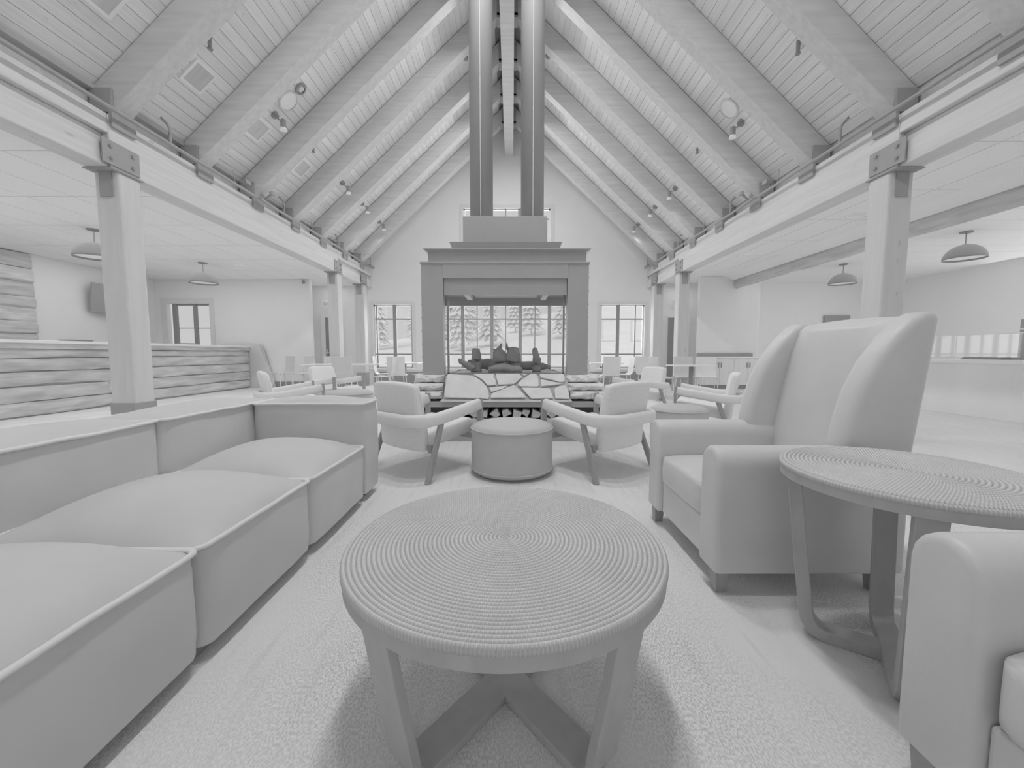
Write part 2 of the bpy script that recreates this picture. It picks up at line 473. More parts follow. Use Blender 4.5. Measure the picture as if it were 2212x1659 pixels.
# ridge beam
b = nb(); box(b, XC - .13, XC + .13, -3.0, YW, 7.08, 7.95)
ridge = obj('ridge_beam', b, M['rafter'], bevel=.006, kind='structure')
RY = [-2.54, -1.32, -.1, 1.12, 2.34, 3.56, 4.78, 6.0, 7.22, 8.44, 9.66, 10.88, 12.1]
for s in (-1, 1):
    for y in [q - .28 if (s < 0 and 3 < q < 4) else q for q in RY]:
        xa = XC + s * 4.56; xb = XC + s * 0.13
        b = nb(); prism(b, [(xa, zraf(xa)), (xb, zraf(xb)), (xb, zraf(xb) + .445), (xa, zraf(xa) + .445)], 'y', y - .11, y + .11)
        r = obj('rafter', b, M['rafter'], bevel=.008, kind='structure')
        # hanger bracket on the girder and hanger at the ridge
        xf = XC + s * 4.36
        b = nb(); xi = xf - s * .035
        box(b, min(xi, xf), max(xi, xf), y - .145, y + .145, 3.50, 3.69)
        for e in (-1, 1):
            ya, yb = sorted((y + e * .113, y + e * .142))
            xq0, xq1 = sorted((xf - s * .032, xf + s * .20)); box(b, xq0, xq1, ya, yb, 3.66, 3.91)
        obj('hanger_plate', b, M['plate'], r)
        b = nb(); x0, x1 = sorted((XC + s * .131, XC + s * .205))
        for e in (-1, 1):
            ya, yb = sorted((y + e * .112, y + e * .13)); box(b, x0, x1, ya, yb, zraf(XC + s * .2) + .02, 7.93)
        box(b, x0, x1, y - .13, y + .13, zraf(XC + s * .2) - .02, zraf(XC + s * .13) + .0)
        obj('ridge_plate', b, M['plate'], r)
# last rafter against the gable
# eave frieze boards
for s in (-1, 1):
    x0, x1 = sorted((XC + s * 4.60, XC + s * 4.63)); bx('trim_1' if s < 0 else 'trim_2', M['rafter'], None, x0, x1, -3.0, YW, 3.62, 4.05, kind='structure')
# girders
for s in (-1, 1):
    xi = XC + s * 4.36; xo = XC + s * 4.64
    b = nb()

    def bb(xa, xb, *r):
        x0, x1 = sorted((xa, xb)); box(b, x0, x1, *r)
    bb(xi, xo, 4.62, 10.5, 3.06, 3.63)
    for y0, y1 in ((-3.0, 4.62), (10.5, YW)):
        bb(xi, xo, y0, y1, 3.42, 3.63); bb(xi + s * .07, xo, y0, y1, 3.30, 3.42); bb(xi + s * .02, xo, y0, y1, 3.06, 3.30)
    g = obj('girder_beam', b, M['beam'], bevel=.012, kind='structure')
    # columns
    for y in (4.70, 10.40, 12.20):
        x0, x1 = sorted((xi, xo))
        c = bx('column', M['column'], None, x0 + .003, x1 - .003, y, y + .28, 0, 3.055, bevel=.022, kind='structure')
        bx('base_shoe', M['plate'], c, x0 - .004, x1 + .004, y - .007, y + .287, 0, .41)
        b = nb(); xm = (x0 + x1) / 2
        box(b, xm - .07, xm + .07, y - .016, y, 2.77, 3.055); box(b, x0 - .02, x1 + .02, y - .10, y + .30, 3.045, 3.058)
        k = obj('cap_plate', b, M['plate'], c)
        b = nb(); xa, xb = sorted((xi, xi - s * .016)); box(b, xa, xb, y - .18, y + .26, 3.085, 3.345)
        sp = obj('splice_plate', b, M['plate'], c)
        for dy in (-.09, .17):
            for dz in (3.15, 3.28):
                b = nb(); rod(b, (xi - s * .014, y + dy, dz), (xi - s * .034, y + dy, dz), .019, 6); obj('bolt', b, M['darkmetal'], sp)

# gable wall and windows


def zgable(x): return zraf(x) + .50 if -4.72 <= x <= 4.54 else 3.45


HOLES = [(-4.44, -3.20, .53, 2.54), (-2.47, 2.09, .53, 2.54), (2.84, 4.24, .53, 2.54), (-1.53, 1.21, 3.9, 5.53)]
wall('wall_back', M['gable'], 'y', -6.6, 6.25, YW, .2, zgable, HOLES)
LITES = [[-4.34, -3.77, -3.22], [-2.03, -1.58, -1.118, -.647, -.206, .265, .736, 1.2, 1.64], [3.40, 3.958], [-.65, -.202, .25, ]]
THICK = [{-3.77}, {-1.58, -.647, .265, 1.2}, {3.40}, {-.65, .25}]
BARS = [[.97, 2.09], [.97, 2.09], [.97, 2.09], [5.22]]
for n, (x0, x1, z0, z1) in enumerate(HOLES):
    root = bpy.data.objects.new('window_%d' % (n + 1), None); COL.objects.link(root); root['kind'] = 'structure'; root.location = ((x0 + x1) / 2, YW, z0)
    c = Vector(root.location)

    def lb(name, m, *d, bevel=0): return bx(name, m, root, d[0] - c.x, d[1] - c.x, d[2] - c.y, d[3] - c.y, d[4] - c.z, d[5] - c.z, bevel=bevel)
    b = nb()
    for d in ((x0 - .11, x0, z0 - .02, z1 + .10), (x1, x1 + .11, z0 - .02, z1 + .10), (x0, x1, z1, z1 + .10)):
        box(b, d[0] - c.x, d[1] - c.x, -.022, 0, d[2] - c.z, d[3] - c.z)
    obj('trim_board', b, M['trim'], root)
    lb('window_sill', M['white'], x0 - .12, x1 + .12, YW - .05, YW + .1, z0 - .05, z0)
    b = nb()
    for d in ((x0, x0 + .045, z0, z1), (x1 - .045, x1, z0, z1), (x0, x1, z0, z0 + .04), (x0, x1, z1 - .04, z1)):
        box(b, d[0] - c.x, d[1] - c.x, .06, .11, d[2] - c.z, d[3] - c.z)
    obj('window_frame', b, M['trim'], root)
    for x in LITES[n]:
        wd = .055 if x in THICK[n] else .018
        lb('mullion', M['darkmetal'], x - wd, x + wd, YW + .05, YW + .12, z0, z1)
    for z in BARS[n]: lb('glazing_bar', M['darkmetal'], x0 + .04, x1 - .04, YW + .07, YW + .10, z - .02, z + .02)
    xs = [x0 + .045] + [x for x in LITES[n] if x0 + .1 < x < x1 - .1] + [x1 - .045]; zs = [z0 + .04] + BARS[n] + [z1 - .04]
    for xa, xb in zip(xs, xs[1:]):
        for za, zb in zip(zs, zs[1:]): lb('glass_pane', M['glass'], xa + .02, xb - .02, YW + .08, YW + .088, za + .015, zb - .015)
for n, (a0, a1) in enumerate(((-5.36, -4.76), (-4.44, 4.26), (4.56, 4.98))):
    bx('baseboard_back' if n == 0 else 'baseboard_back.%03d' % n, M['darkmetal'], None, a0, a1, YW - .03, YW - .001, 0, .40 if n == 1 else .16, kind='structure')

# front end of the hall, behind the photographer
wall('wall_front', M['wall'], 'y', -10.6, 11.9, -3.2, .2, lambda x: zraf(x) + .50 if -4.72 <= x <= 4.54 else 3.6)
# left wing
wall('wall_left', M['wall'], 'x', -3.0, 11.95, -10.6, .2, 3.2)
HW = (-10.06, -8.80, .95, 2.44)
wall('wall_left_end', M['wing_wall'], 'y', -10.4, -5.87, 11.8, .15, 3.2, [HW])
wall('wall_left_return', M['wall'], 'x', 11.95, YW, -6.6, .15, 3.2)
bx('baseboard_left', M['darkmetal'], None, -10.39, -5.86, 11.77, 11.799, 0, .165, kind='structure')
wall('wall_right_end', M['wing_wall'], 'y', 5.46, 7.15, 11.8, .15, 3.3)
wall('wall_right_return', M['wall'], 'x', 11.95, YW, 6.1, .15, 3.3)
wall('wall_right_far', M['wall'], 'y', 7.15, 11.9, 12.75, .15, 3.3)
wall('wall_right_jog', M['wall'], 'x', 11.95, 12.75, 7.15, .15, 3.3)
wall('wall_right', M['wall'], 'x', 9.0, 12.75, 11.75, .15, 3.3)
bx('baseboard_right', M['darkmetal'], None, 5.47, 7.14, 11.77, 11.799, 0, .12, kind='structure')
# wing window
root = bpy.data.objects.new('window_5', None); COL.objects.link(root); root['kind'] = 'structure'; root.location = (-9.43, 11.8, .95)


def lw(name, m, x0, x1, y0, y1, z0, z1): return bx(name, m, root, x0 + 9.43, x1 + 9.43, y0 - 11.8, y1 - 11.8, z0 - .95, z1 - .95)


b = nb()
for d in ((-10.2, -10.06, .83, 2.58), (-8.80, -8.67, .83, 2.58), (-10.06, -8.80, 2.44, 2.58)): box(b, d[0] + 9.43, d[1] + 9.43, -.022, 0, d[2] - .95, d[3] - .95)
obj('trim_board', b, M['trim'], root)
lw('window_sill', M['white'], -10.22, -8.66, 11.74, 11.9, .90, .95)
for x, wd, mm in ((-9.87, .06, 'darkmetal'), (-9.28, .045, 'darkmetal'), (-8.82, .02, 'trim')): lw('mullion', M[mm], x - wd, x + wd, 11.85, 11.92, .95, 2.44)
lw('glazing_bar', M['darkmetal'], -9.85, -8.82, 11.87, 11.9, 1.72, 1.745); lw('glazing_bar', M['darkmetal'], -9.85, -8.82, 11.87, 11.9, 2.39, 2.43)
for xa, xb in ((-9.81, -9.33), (-9.24, -8.84)):
    for za, zb in ((.96, 1.71), (1.75, 2.39)): lw('glass_pane', M['glass'], xa, xb, 11.88, 11.888, za, zb)

# flat wing ceilings with lay-in panels


def lay_in(x0, x1, y0, y1, z, px, py):
    b = nb(); box(b, x0, x1, y0, y1, z + .012, z + .05); c = obj('ceiling', b, M['grid'], kind='structure')
    nx = round((x1 - x0) / px); ny = round((y1 - y0) / py); ax = (x1 - x0) / nx; ay = (y1 - y0) / ny
    q = nb(); box(q, 0, ax - .022, 0, ay - .022, 0, .012); me = bpy.data.meshes.new('ceiling_panel'); q.to_mesh(me); q.free(); me.materials.append(M['ceiling'])
    for i in range(nx):
        for j in range(ny):
            o = bpy.data.objects.new('ceiling_panel', me); COL.objects.link(o); o.parent = c; o.location = (x0 + i * ax + .011, y0 + j * ay + .011, z)
    return c


lay_in(-10.4, -4.75, -3.0, 11.8, 3.13, 0.61, 1.22)
lay_in(4.56, 6.35, -3.0, 11.8, 3.22, 0.61, 1.22)
b = nb(); prism(b, [(6.12, 3.22), (6.40, 3.10), (6.42, 3.26), (6.12, 3.26)], 'y', -3, 11.8); obj('trim_3', b, M['ceiling'], kind='structure')
b = nb(); box(b, 6.62, 11.9, -3.0, 12.9, 3.2, 3.26); cr = obj('ceiling', b, M['grid'], kind='structure')
for i in range(31):
    bx('ceiling_board', M['white'], cr, 6.62, 11.9, -3.0 + i * .515, -3.0 + i * .515 + .505, 3.185, 3.2)
b = nb(); box(b, -6.7, -4.5, 11.8, YW, 3.13, 3.18); box(b, 4.3, 6.3, 11.8, YW, 3.22, 3.27); obj('ceiling', b, M['ceiling'], kind='structure')
b = nb(); box(b, -10.4, -4.6, -3, 11.95, 3.9, 3.95); obj('roof', b, M['deck'], kind='structure')

# live-edge fascia beam on the right
b = nb(); npt = 40; import mathutils
pts = [(-1 + k * 12.8 / npt) for k in range(npt + 1)]
lo = [2.87 + .035 * mathutils.noise.noise((y * 1.3, 3, 0)) + .015 * mathutils.noise.noise((y * 5, 1, 0)) for y in pts]
A = [[b.verts.new((x, y, z)) for x, z in ((6.43, 3.2), (6.60, 3.2), (6.60, l + .03), (6.50, l), (6.43, l + .05))] for y, l in zip(pts, lo)]
for p, q in zip(A, A[1:]):
    for k in range(5): b.faces.new((p[k], p[(k + 1) % 5], q[(k + 1) % 5], q[k]))
b.faces.new(A[0]); b.faces.new(A[-1][::-1])
tag(obj('live_edge_beam', b, M['liveb']), 'dark rough live edge timber beam under the right wing ceiling', 'beam')


# live-edge slab cladding helper: slabs along y on plane x, wavy lower edges
def slab_course(parent, x, sgn, y0, y1, z0, z1, seed, m, t=.03, org=(0, 0, 0)):
    n = max(4, int((y1 - y0) / .22)); b = nb(); rows = []
    for k in range(n + 1):
        y = y0 + (y1 - y0) * k / n
        zl = z0 + .028 * mathutils.noise.noise((y * 1.1, seed, 0)) + .012 * mathutils.noise.noise((y * 4, seed, 5))
        zu = z1 + .01 * mathutils.noise.noise((y * 1.4, seed + 9, 0))
        rows.append([b.verts.new((xx - org[0], y - org[1], zz - org[2])) for xx, zz in
                     ((x, zl), (x, zu), (x + sgn * t * .6, zu), (x + sgn * t, (zl * .3 + zu * .7)), (x + sgn * t, zl + .03), (x + sgn * t * .7, zl))])
    for p, q in zip(rows, rows[1:]):
        for k in range(6): b.faces.new((p[k], p[(k + 1) % 6], q[(k + 1) % 6], q[k]))
    b.faces.new(rows[0]); b.faces.new(rows[-1][::-1])
    return obj('slab', b, m, parent)


# ------------------------------------------------------------------ left bar
bar = thing('bar_counter', 'long bar faced with wavy live edge timber slabs along left side', 'bar', (-7.9, 6.5, 0))
O = (-7.9, 6.5, 0)
bx('body', M['deck'], bar, -.35, .27, -6.5, 5.1, 0, 1.13)
bx('countertop', M['counter'], bar, -.45, .36, -6.6, 5.12, 1.16, 1.21, bevel=.006)
bx('top_rail', M['live'], bar, .27, .34, -6.5, 5.08, 1.07, 1.16)
zz = [.02, .24, .48, .71, .92, 1.07]
sd = 0
for k in range(5):
    cuts = [0.0, random.uniform(4.4, 6.0), random.uniform(7.4, 9.2), 11.58]
    for a, c in zip(cuts, cuts[1:]):
        sd += 1; slab_course(bar, -7.63, 1, a, c - .006, zz[k] + .011, zz[k + 1] - .007, sd * 3.7, M['live'], t=.045 + .012 * (k % 2), org=O)
b = nb(); prism(b, [(.25, 0), (.98, 0), (.62, 1.25), (-.5, 1.25), (-.5, 0)], 'y', 5.1, 5.24); obj('end_panel', b, M['endcap'], bar)
for k, (y, l) in enumerate(((7.4, 'dark tray lying on bar counter left of the timber column'), (9.9, 'dark tray lying on bar counter right of the timber column'))):
    b = nb(); lathe(b, [(0, 0), (.19, 0), (.23, .03), (.225, .035), (.185, .008), (0, .008)], 24)
    o = obj('serving_tray', b, M['darkmetal'], smooth=True); o.location = (-8.0, y, 1.21); tag(o, l, 'tray')
# slab panel on left wall
pn = thing('slab_panel', 'dark live edge timber panel on the white wall behind bar', 'wall panel', (-10.4, 7.3, 1.3))
bx('backing', M['deck'], pn, 0, .03, -2.3, 1.5, -.15, 1.82)
zz = [1.16, 1.42, 1.68, 1.98, 2.20, 2.52, 2.80, 3.11]
for k in range(7): slab_course(pn, -10.37, 1, 5.0, 8.8, zz[k] + .003, zz[k + 1] - .003, 50 + k * 2.3, M['live'] if k % 3 else M['liveb'], t=.04 + .02 * (k % 2), org=(-10.4, 7.3, 1.3))
tv = thing('wall_television', 'dark flat television tilted on a bracket beside the near left column', 'television', (-10.4, 10.42, 2.35))
b = nb(); box(b, -.03, .03, -.55, .55, -.36, .36); bmesh.ops.rotate(b, verts=b.verts, cent=(0, 0, 0), matrix=Matrix.Rotation(.12, 3, 'Y') @ Matrix.Rotation(-.25, 3, 'Z'))
bmesh.ops.translate(b, verts=b.verts, vec=(.28, 0, 0)); obj('screen', b, M['screen'], tv, bevel=.008)
b = nb(); box(b, 0, .02, -.12, .12, -.12, .12); box(b, .02, .27, -.03, .03, -.03, .03); obj('bracket', b, M['darkmetal'], tv)

# ------------------------------------------------------------------ fireplace
FX = -0.085
fp = thing('fireplace', 'tall dark steel see-through fireplace with twin flues and stone hearth', 'fireplace', (FX, 4.75, 0))
F0 = Vector((FX, 4.75, 0))


def fb(name, m, x0, x1, y0, y1, z0, z1, parent=fp, bevel=0): return bx(name, m, parent, x0 - F0.x, x1 - F0.x, y0 - F0.y, y1 - F0.y, z0, z1, bevel=bevel)


fb('pillar_panel', M['steel'], -1.06, -.805, 4.75, 4.88, .755, 2.035, bevel=.004)
fb('pillar_panel', M['steel'], .65, .895, 4.75, 4.88, .755, 2.035, bevel=.004)
for x in (-1.06, .84): fb('rear_post', M['steel'], x, x + .055, 5.86, 5.92, .755, 2.035)
for x in (-1.06, .885):
    fb('side_header', M['steel'], x, x + .01, 4.88, 5.86, 1.69, 2.035)
    fb('glass_pane', M['glass'], x + .003, x + .008, 4.89, 5.85, .76, 1.685)
for y0, y1 in ((4.745, 4.80), (5.86, 5.92)): fb('header_panel', M['steel'], -.805 if y0 < 5 else -1.005, .65 if y0 < 5 else .84, y0, y1, 1.87, 2.035)
for y0, y1 in ((4.775, 4.82), (5.85, 5.90)): fb('inner_header', M['steel'], -.80 if y0 < 5 else -1.0, .645 if y0 < 5 else .835, y0, y1, 1.685, 1.87)
fb('firebox_roof', M['steel'], -1.05, .885, 4.88, 5.85, 1.80, 1.86)
for x in (-.62, .40): fb('reflection_strip', M['white'], x, x + .07, 4.95, 5.7, 1.74, 1.80)  # white strips stand in for ceiling reflections at the firebox top
for i in range(4): fb('roof_louver', M['chrome'], -.5, .34, 5.15 + i * .14, 5.22 + i * .14, 1.77, 1.80)
fb('hood_band', M['steel'], -.985, .87, 4.79, 5.88, 2.06, 2.18)
fb('hood_flange', M['steel'], -1.07, .905, 4.735, 5.93, 2.035, 2.058, bevel=.003)
b = nb()
lo_ = [(-.985 - FX, 4.79 - 4.75), (.87 - FX, .04), (.87 - FX, 1.13), (-.985 - FX, 1.13)]; hi_ = [(-1.03 - FX, -.01), (.915 - FX, -.01), (.915 - FX, 1.18), (-1.03 - FX, 1.18)]
V0 = [b.verts.new((*p, 2.18)) for p in lo_]; V1 = [b.verts.new((*p, 2.20)) for p in hi_]; V2 = [b.verts.new((*p, 2.212)) for p in hi_]
for A_, B_ in ((V0, V1), (V1, V2)):
    for k in range(4): b.faces.new((A_[k], A_[(k + 1) % 4], B_[(k + 1) % 4], B_[k]))
b.faces.new(V0[::-1]); b.faces.new(V2); obj('hood_cornice', b, M['steel'], fp)
b = nb()
V0 = [b.verts.new((x - FX, y - 4.75, 2.212)) for x, y in ((-.70, 4.93), (.555, 4.93), (.555, 5.74), (-.70, 5.74))]
V1 = [b.verts.new((x - FX, y - 4.75, 2.325)) for x, y in ((-.75, 4.89), (.60, 4.89), (.60, 5.78), (-.75, 5.78))]
for k in range(4): b.faces.new((V0[k], V0[(k + 1) % 4], V1[(k + 1) % 4], V1[k]))
b.faces.new(V0[::-1]); b.faces.new(V1); obj('hood_tier', b, M['steel'], fp)
fb('chimney_box', M['steel'], -.602, .432, 5.05, 5.65, 2.325, 2.672, bevel=.004)
for x in (-.393, .262):
    b = nb(); lathe(b, [(0, 2.672), (.148, 2.672), (.148, 8.1), (0, 8.1)], 40, (x - FX, .58, 0)); p = obj('flue_pipe', b, M['flue'], fp, smooth=False)
    for f in p.data.polygons: f.use_smooth = abs(f.normal.z) < .5
    b = nb(); lathe(b, [(.148, 2.672), (.165, 2.672), (.165, 2.695), (.148, 2.70)], 40, (x - FX, .58, 0)); obj('flue_collar', b, M['flue'], p)
    b = nb(); box(b, x - FX - .005, x - FX + .005, .58 - .1515, .58 - .145, 2.70, 8.1); obj('flue_strip', b, M['rafter'], p)  # paler strip down the front of each flue
# frame of the glass
for y in (4.83, 5.84):
    b = nb()
    for x in ((-.775, .605) if y < 5 else (-.99, .80)): box(b, x - FX, x + .022 - FX, y - 4.75 - .012, y - 4.75 + .012, .755, 1.69)
    box(b, -.78 - FX, .63 - FX, y - 4.75 - .012, y - 4.75 + .012, .745, .765); obj('glass_frame', b, M['darkmetal'], fp)
    fb('glass_pane', M['glass'], *((-.752, .605) if y < 5 else (-.968, .80)), y - .004, y + .004, .765, 1.685)
# rivet heads along pillar sides
for x in (-1.066, .901):
    for z in [.80 + .155 * i for i in range(9)]:
        b = nb(); lathe(b, [(0, .010), (.010, .006), (.013, 0)], 8, (0, 0, 0)); bmesh.ops.rotate(b, verts=b.verts, cent=(0, 0, 0), matrix=Matrix.Rotation(PI / 2 * (1 if x > 0 else -1), 3, 'Y'))
        bmesh.ops.translate(b, verts=b.verts, vec=(x - FX - .004 * (1 if x > 0 else -1), .03, z)); obj('rivet', b, M['steel'], fp)
# hearth
he = bpy.data.objects.new('hearth', None); COL.objects.link(he); he.parent = fp
b = nb(); box(b, -.78 - FX, .64 - FX, -.03, 1.2, .45, .735)
prism(b, [(-.25, .455), (-.03, .455), (-.03, .735)], 'x', -.78 - FX, .655 - FX); obj('mortar_bed', b, M['mortar'], he)
FL = [[(-0.757, -0.013), (-0.485, 0.009), (-0.407, 0.048), (-0.351, 0.091), (-0.293, 0.167), (-0.274, 0.233), (-0.258, 0.306), (-0.267, 0.338), (-0.765, 0.318), (-0.768, 0.192), (-0.763, 0.065)], [(-0.46, -0.013), (-0.21, -0.013), (-0.215, 0.039), (-0.194, 0.065), (-0.185, 0.146), (-0.28, 0.154), (-0.352, 0.065)], [(-0.189, -0.013), (0.081, -0.017), (0.122, 0.031), (0.025, 0.133), (-0.158, 0.146), (-0.18, 0.065)], [(0.219, -0.013), (0.288, -0.013), (0.306, 0.065), (0.31, 0.15), (0.295, 0.171), (0.092, 0.167), (0.066, 0.142), (0.093, 0.091), (0.156, 0.039)], [(0.323, -0.013), (0.607, -0.017), (0.617, 0.031), (0.612, 0.099), (0.563, 0.108), (0.463, 0.074), (0.335, 0.039)], [(0.34, 0.065), (0.495, 0.108), (0.603, 0.125), (0.486, 0.15), (0.329, 0.167)], [(-0.266, 0.183), (-0.05, 0.158), (-0.103, 0.2), (-0.237, 0.249)], [(-0.236, 0.27), (0.025, 0.146), (0.092, 0.225), (0.163, 0.322), (-0.241, 0.326)], [(0.106, 0.183), (0.429, 0.192), (0.451, 0.274), (0.468, 0.33), (0.216, 0.334), (0.152, 0.249)], [(0.483, 0.2), (0.546, 0.162), (0.621, 0.154), (0.641, 0.241), (0.653, 0.338), (0.488, 0.33)], [(0.101, -0.012), (0.185, -0.012), (0.146, 0.012)]]
RL = math.hypot(.22, .256); ry, rz = -.22 / RL, -.256 / RL; ny_, nz_ = rz, -ry   # ramp direction and outward normal
for poly in FL:
    b = nb(); A = []; B = []
    for x, s_ in poly:
        y = -.03 + ry * s_; z = .735 + rz * s_
        A.append(b.verts.new((x - FX, y + ny_ * .002, z + nz_ * .002))); B.append(b.verts.new((x - FX, y + ny_ * .024, z + nz_ * .024)))
    n = len(A); b.faces.new(A[::-1]); b.faces.new(B)
    for k in range(n): b.faces.new((A[k], A[(k + 1) % n], B[(k + 1) % n], B[k]))
    obj('flagstone', b, M['flag'], he, bevel=.006)


def rough_stone(x0, x1, y0, y1, z0, z1, seed):
    b = nb(); nx = max(4, int((x1 - x0) / .022)); nz = 7; g = []
    for i in range(nx + 1):
        r = []
        for k in range(nz + 1):
            x = x0 + (x1 - x0) * i / nx; z = z0 + (z1 - z0) * k / nz
            d = .045 * (1 - abs(2 * k / nz - 1) ** 2) * (1 - abs(2 * i / nx - 1) ** 8) + .045 * mathutils.noise.noise((x * 13, seed, z * 20)) + .02 * mathutils.noise.noise((x * 33, seed, z * 40)) - .01
            r.append(b.verts.new((x - FX, y0 - d - 4.75, z)))
        g.append(r)
    for i in range(nx):
        for k in range(nz): b.faces.new((g[i][k], g[i + 1][k], g[i + 1][k + 1], g[i][k + 1]))
    bk = [[b.verts.new((x - FX, y1 - 4.75, z)) for z in (z0, z1)] for x in (x0, x1)]
    b.faces.new([r[-1] for r in g] + [bk[1][1], bk[0][1]]); b.faces.new([r[0] for r in g][::-1] + [bk[0][0], bk[1][0]])
    b.faces.new(g[0][::-1] + [bk[0][0], bk[0][1]]); b.faces.new(g[-1] + [bk[1][1], bk[1][0]]); b.faces.new((bk[0][0], bk[1][0], bk[1][1], bk[0][1]))
    obj('stone', b, M['rough'], he)


for k, (z0, z1, y0) in enumerate(((.475, .562, 4.54), (.570, .650, 4.61), (.658, .748, 4.69))):
    rough_stone(-1.16 + .015 * k, -.795, y0, 5.1, z0, z1, k * 2.0); rough_stone(.665 - .012 * k, 1.10 - .04 * k, y0, 5.1, z0, z1, 20 + k * 2.0)
    rough_stone(-1.16 + .015 * k, -.795, 5.105, 5.95, z0, z1, 40 + k); rough_stone(.665 - .012 * k, 1.10 - .04 * k, 5.105, 5.95, z0, z1, 60 + k)
fb('hearth_beam', M['steel'], -1.2, 1.13, 4.50, 5.95, .392, .455)
fb('hearth_lip', M['flag'], -.80, .67, 4.46, 4.60, .455, .475)
fb('store_floor', M['steel'], -1.2, 1.13, 4.50, 5.95, 0, .05)
fb('store_back', M['steel'], -1.18, 1.11, 5.2, 5.22, .05, .392)
for x in (-1.2, -.62, .52, 1.09): fb('store_post', M['steel'], x, x + .04, 4.50, 5.2, .05, .392)
# fire logs on the bed
b = nb(); box(b, -.72 - FX, .57 - FX, .2, .95, .735, .755); obj('burner_tray', b, M['darkmetal'], fp)


def branch(name, label, pts, radii, seed, m='firelog'):
    P = smooth_path(pts, 4); n = len(P); R = []
    for i in range(n):
        t = i / (n - 1) * (len(radii) - 1); k = min(int(t), len(radii) - 2); R.append(radii[k] + (radii[k + 1] - radii[k]) * (t - k))
    o3 = Vector(pts[0]); b = nb(); tube(b, [p - o3 for p in P], 1.0, 10, scale=R)
    for v in b.verts: v.co += Vector((mathutils.noise.noise(v.co * 14 + Vector((seed, 0, 0))), mathutils.noise.noise(v.co * 14 + Vector((0, seed, 0))), mathutils.noise.noise(v.co * 14 + Vector((0, 0, seed))))) * .018
    o = obj(name, b, M[m], smooth=True); o.location = pts[0]; tag(o, label, 'log'); return o


branch('fire_log', 'long charred log lying at left of the fire bed', [(-.60, 5.50, .85), (-.35, 5.52, .85), (.02, 5.55, .85)], [.06, .075, .07], 1)
branch('fire_log', 'long charred log lying at right of the fire bed', [(.06, 5.52, .83), (.30, 5.52, .83), (.52, 5.5, .81)], [.055, .055, .03], 2)
branch('fire_log', 'upright charred stump at left end of fire bed', [(-.465, 5.24, .76), (-.462, 5.24, .92), (-.465, 5.24, 1.06)], [.072, .07, .045], 3)
branch('fire_log', 'upright charred stump at right end of fire bed', [(.32, 5.26, .76), (.32, 5.26, .92), (.30, 5.26, 1.06)], [.06, .06, .025], 4)
branch('fire_log', 'charred stump with upturned horn left of centre', [(-.155, 5.24, .765), (-.15, 5.24, .90), (-.175, 5.24, 1.03), (-.19, 5.24, 1.06)], [.10, .10, .075, .03], 5)
branch('fire_log', 'charred stump with upturned horn right of centre', [(.02, 5.23, .765), (.01, 5.23, .90), (.035, 5.23, 1.02), (.065, 5.23, 1.065)], [.10, .11, .085, .03], 6)
branch('fire_log', 'thin curved charred prong between the two centre stumps', [(-.24, 5.27, 1.03), (-.18, 5.27, 1.04), (-.15, 5.27, 1.08), (-.148, 5.27, 1.125)], [.03, .03, .02, .008], 7)
branch('fire_log', 'thin hooked charred prong above right centre stump', [(.06, 5.28, 1.02), (-.02, 5.28, 1.05), (-.06, 5.28, 1.08), (-.065, 5.28, 1.125)], [.03, .03, .02, .01], 8)
branch('fire_log', 'splayed charred root reaching out beyond left stump', [(-.50, 5.12, .80), (-.58, 5.12, .85), (-.645, 5.12, .89), (-.67, 5.12, .93)], [.05, .04, .028, .012], 9)
branch('fire_log', 'short charred log across the front of fire bed', [(-.30, 5.06, .79), (-.1, 5.04, .82), (.12, 5.06, .79)], [.04, .055, .035], 10)

# firewood below the hearth
fw = []
fx = [-.57, -.44, -.31, -.19, -.07, .045, .16, .27, .39, .47]
for row in range(3):
    for k, x in enumerate(fx):
        z = .05 + row * .105; a = random.uniform(-.5, .5) + (PI if (k + row) % 2 else 0); r_ = random.uniform(.062, .075)
        b = nb(); pts = [(r_ * math.cos(a + t), r_ * math.sin(a + t) * .8) for t in (-PI / 2, PI / 6 * 1.0, PI / 2 + .3, 5 * PI / 6 + .3)]
        mz = min(p[1] for p in pts); pts = [(p[0], p[1] - mz) for p in pts]
        prism(b, pts, 'y', random.uniform(-.02, .03), .62)
        o = obj('firewood_log', b, M['firewood'], bevel=.006); o.location = (x + random.uniform(-.012, .012), 4.56, z)
        tag(o, 'split firewood log in the store under the stone hearth', 'firewood', 'firewood stacked under the hearth')

# ------------------------------------------------------------------ sectional sofa
sofa = thing('sectional_sofa', 'low pale leather sectional sofa with welted seams along left side', 'sofa', (-1.5, 1.5, 0))


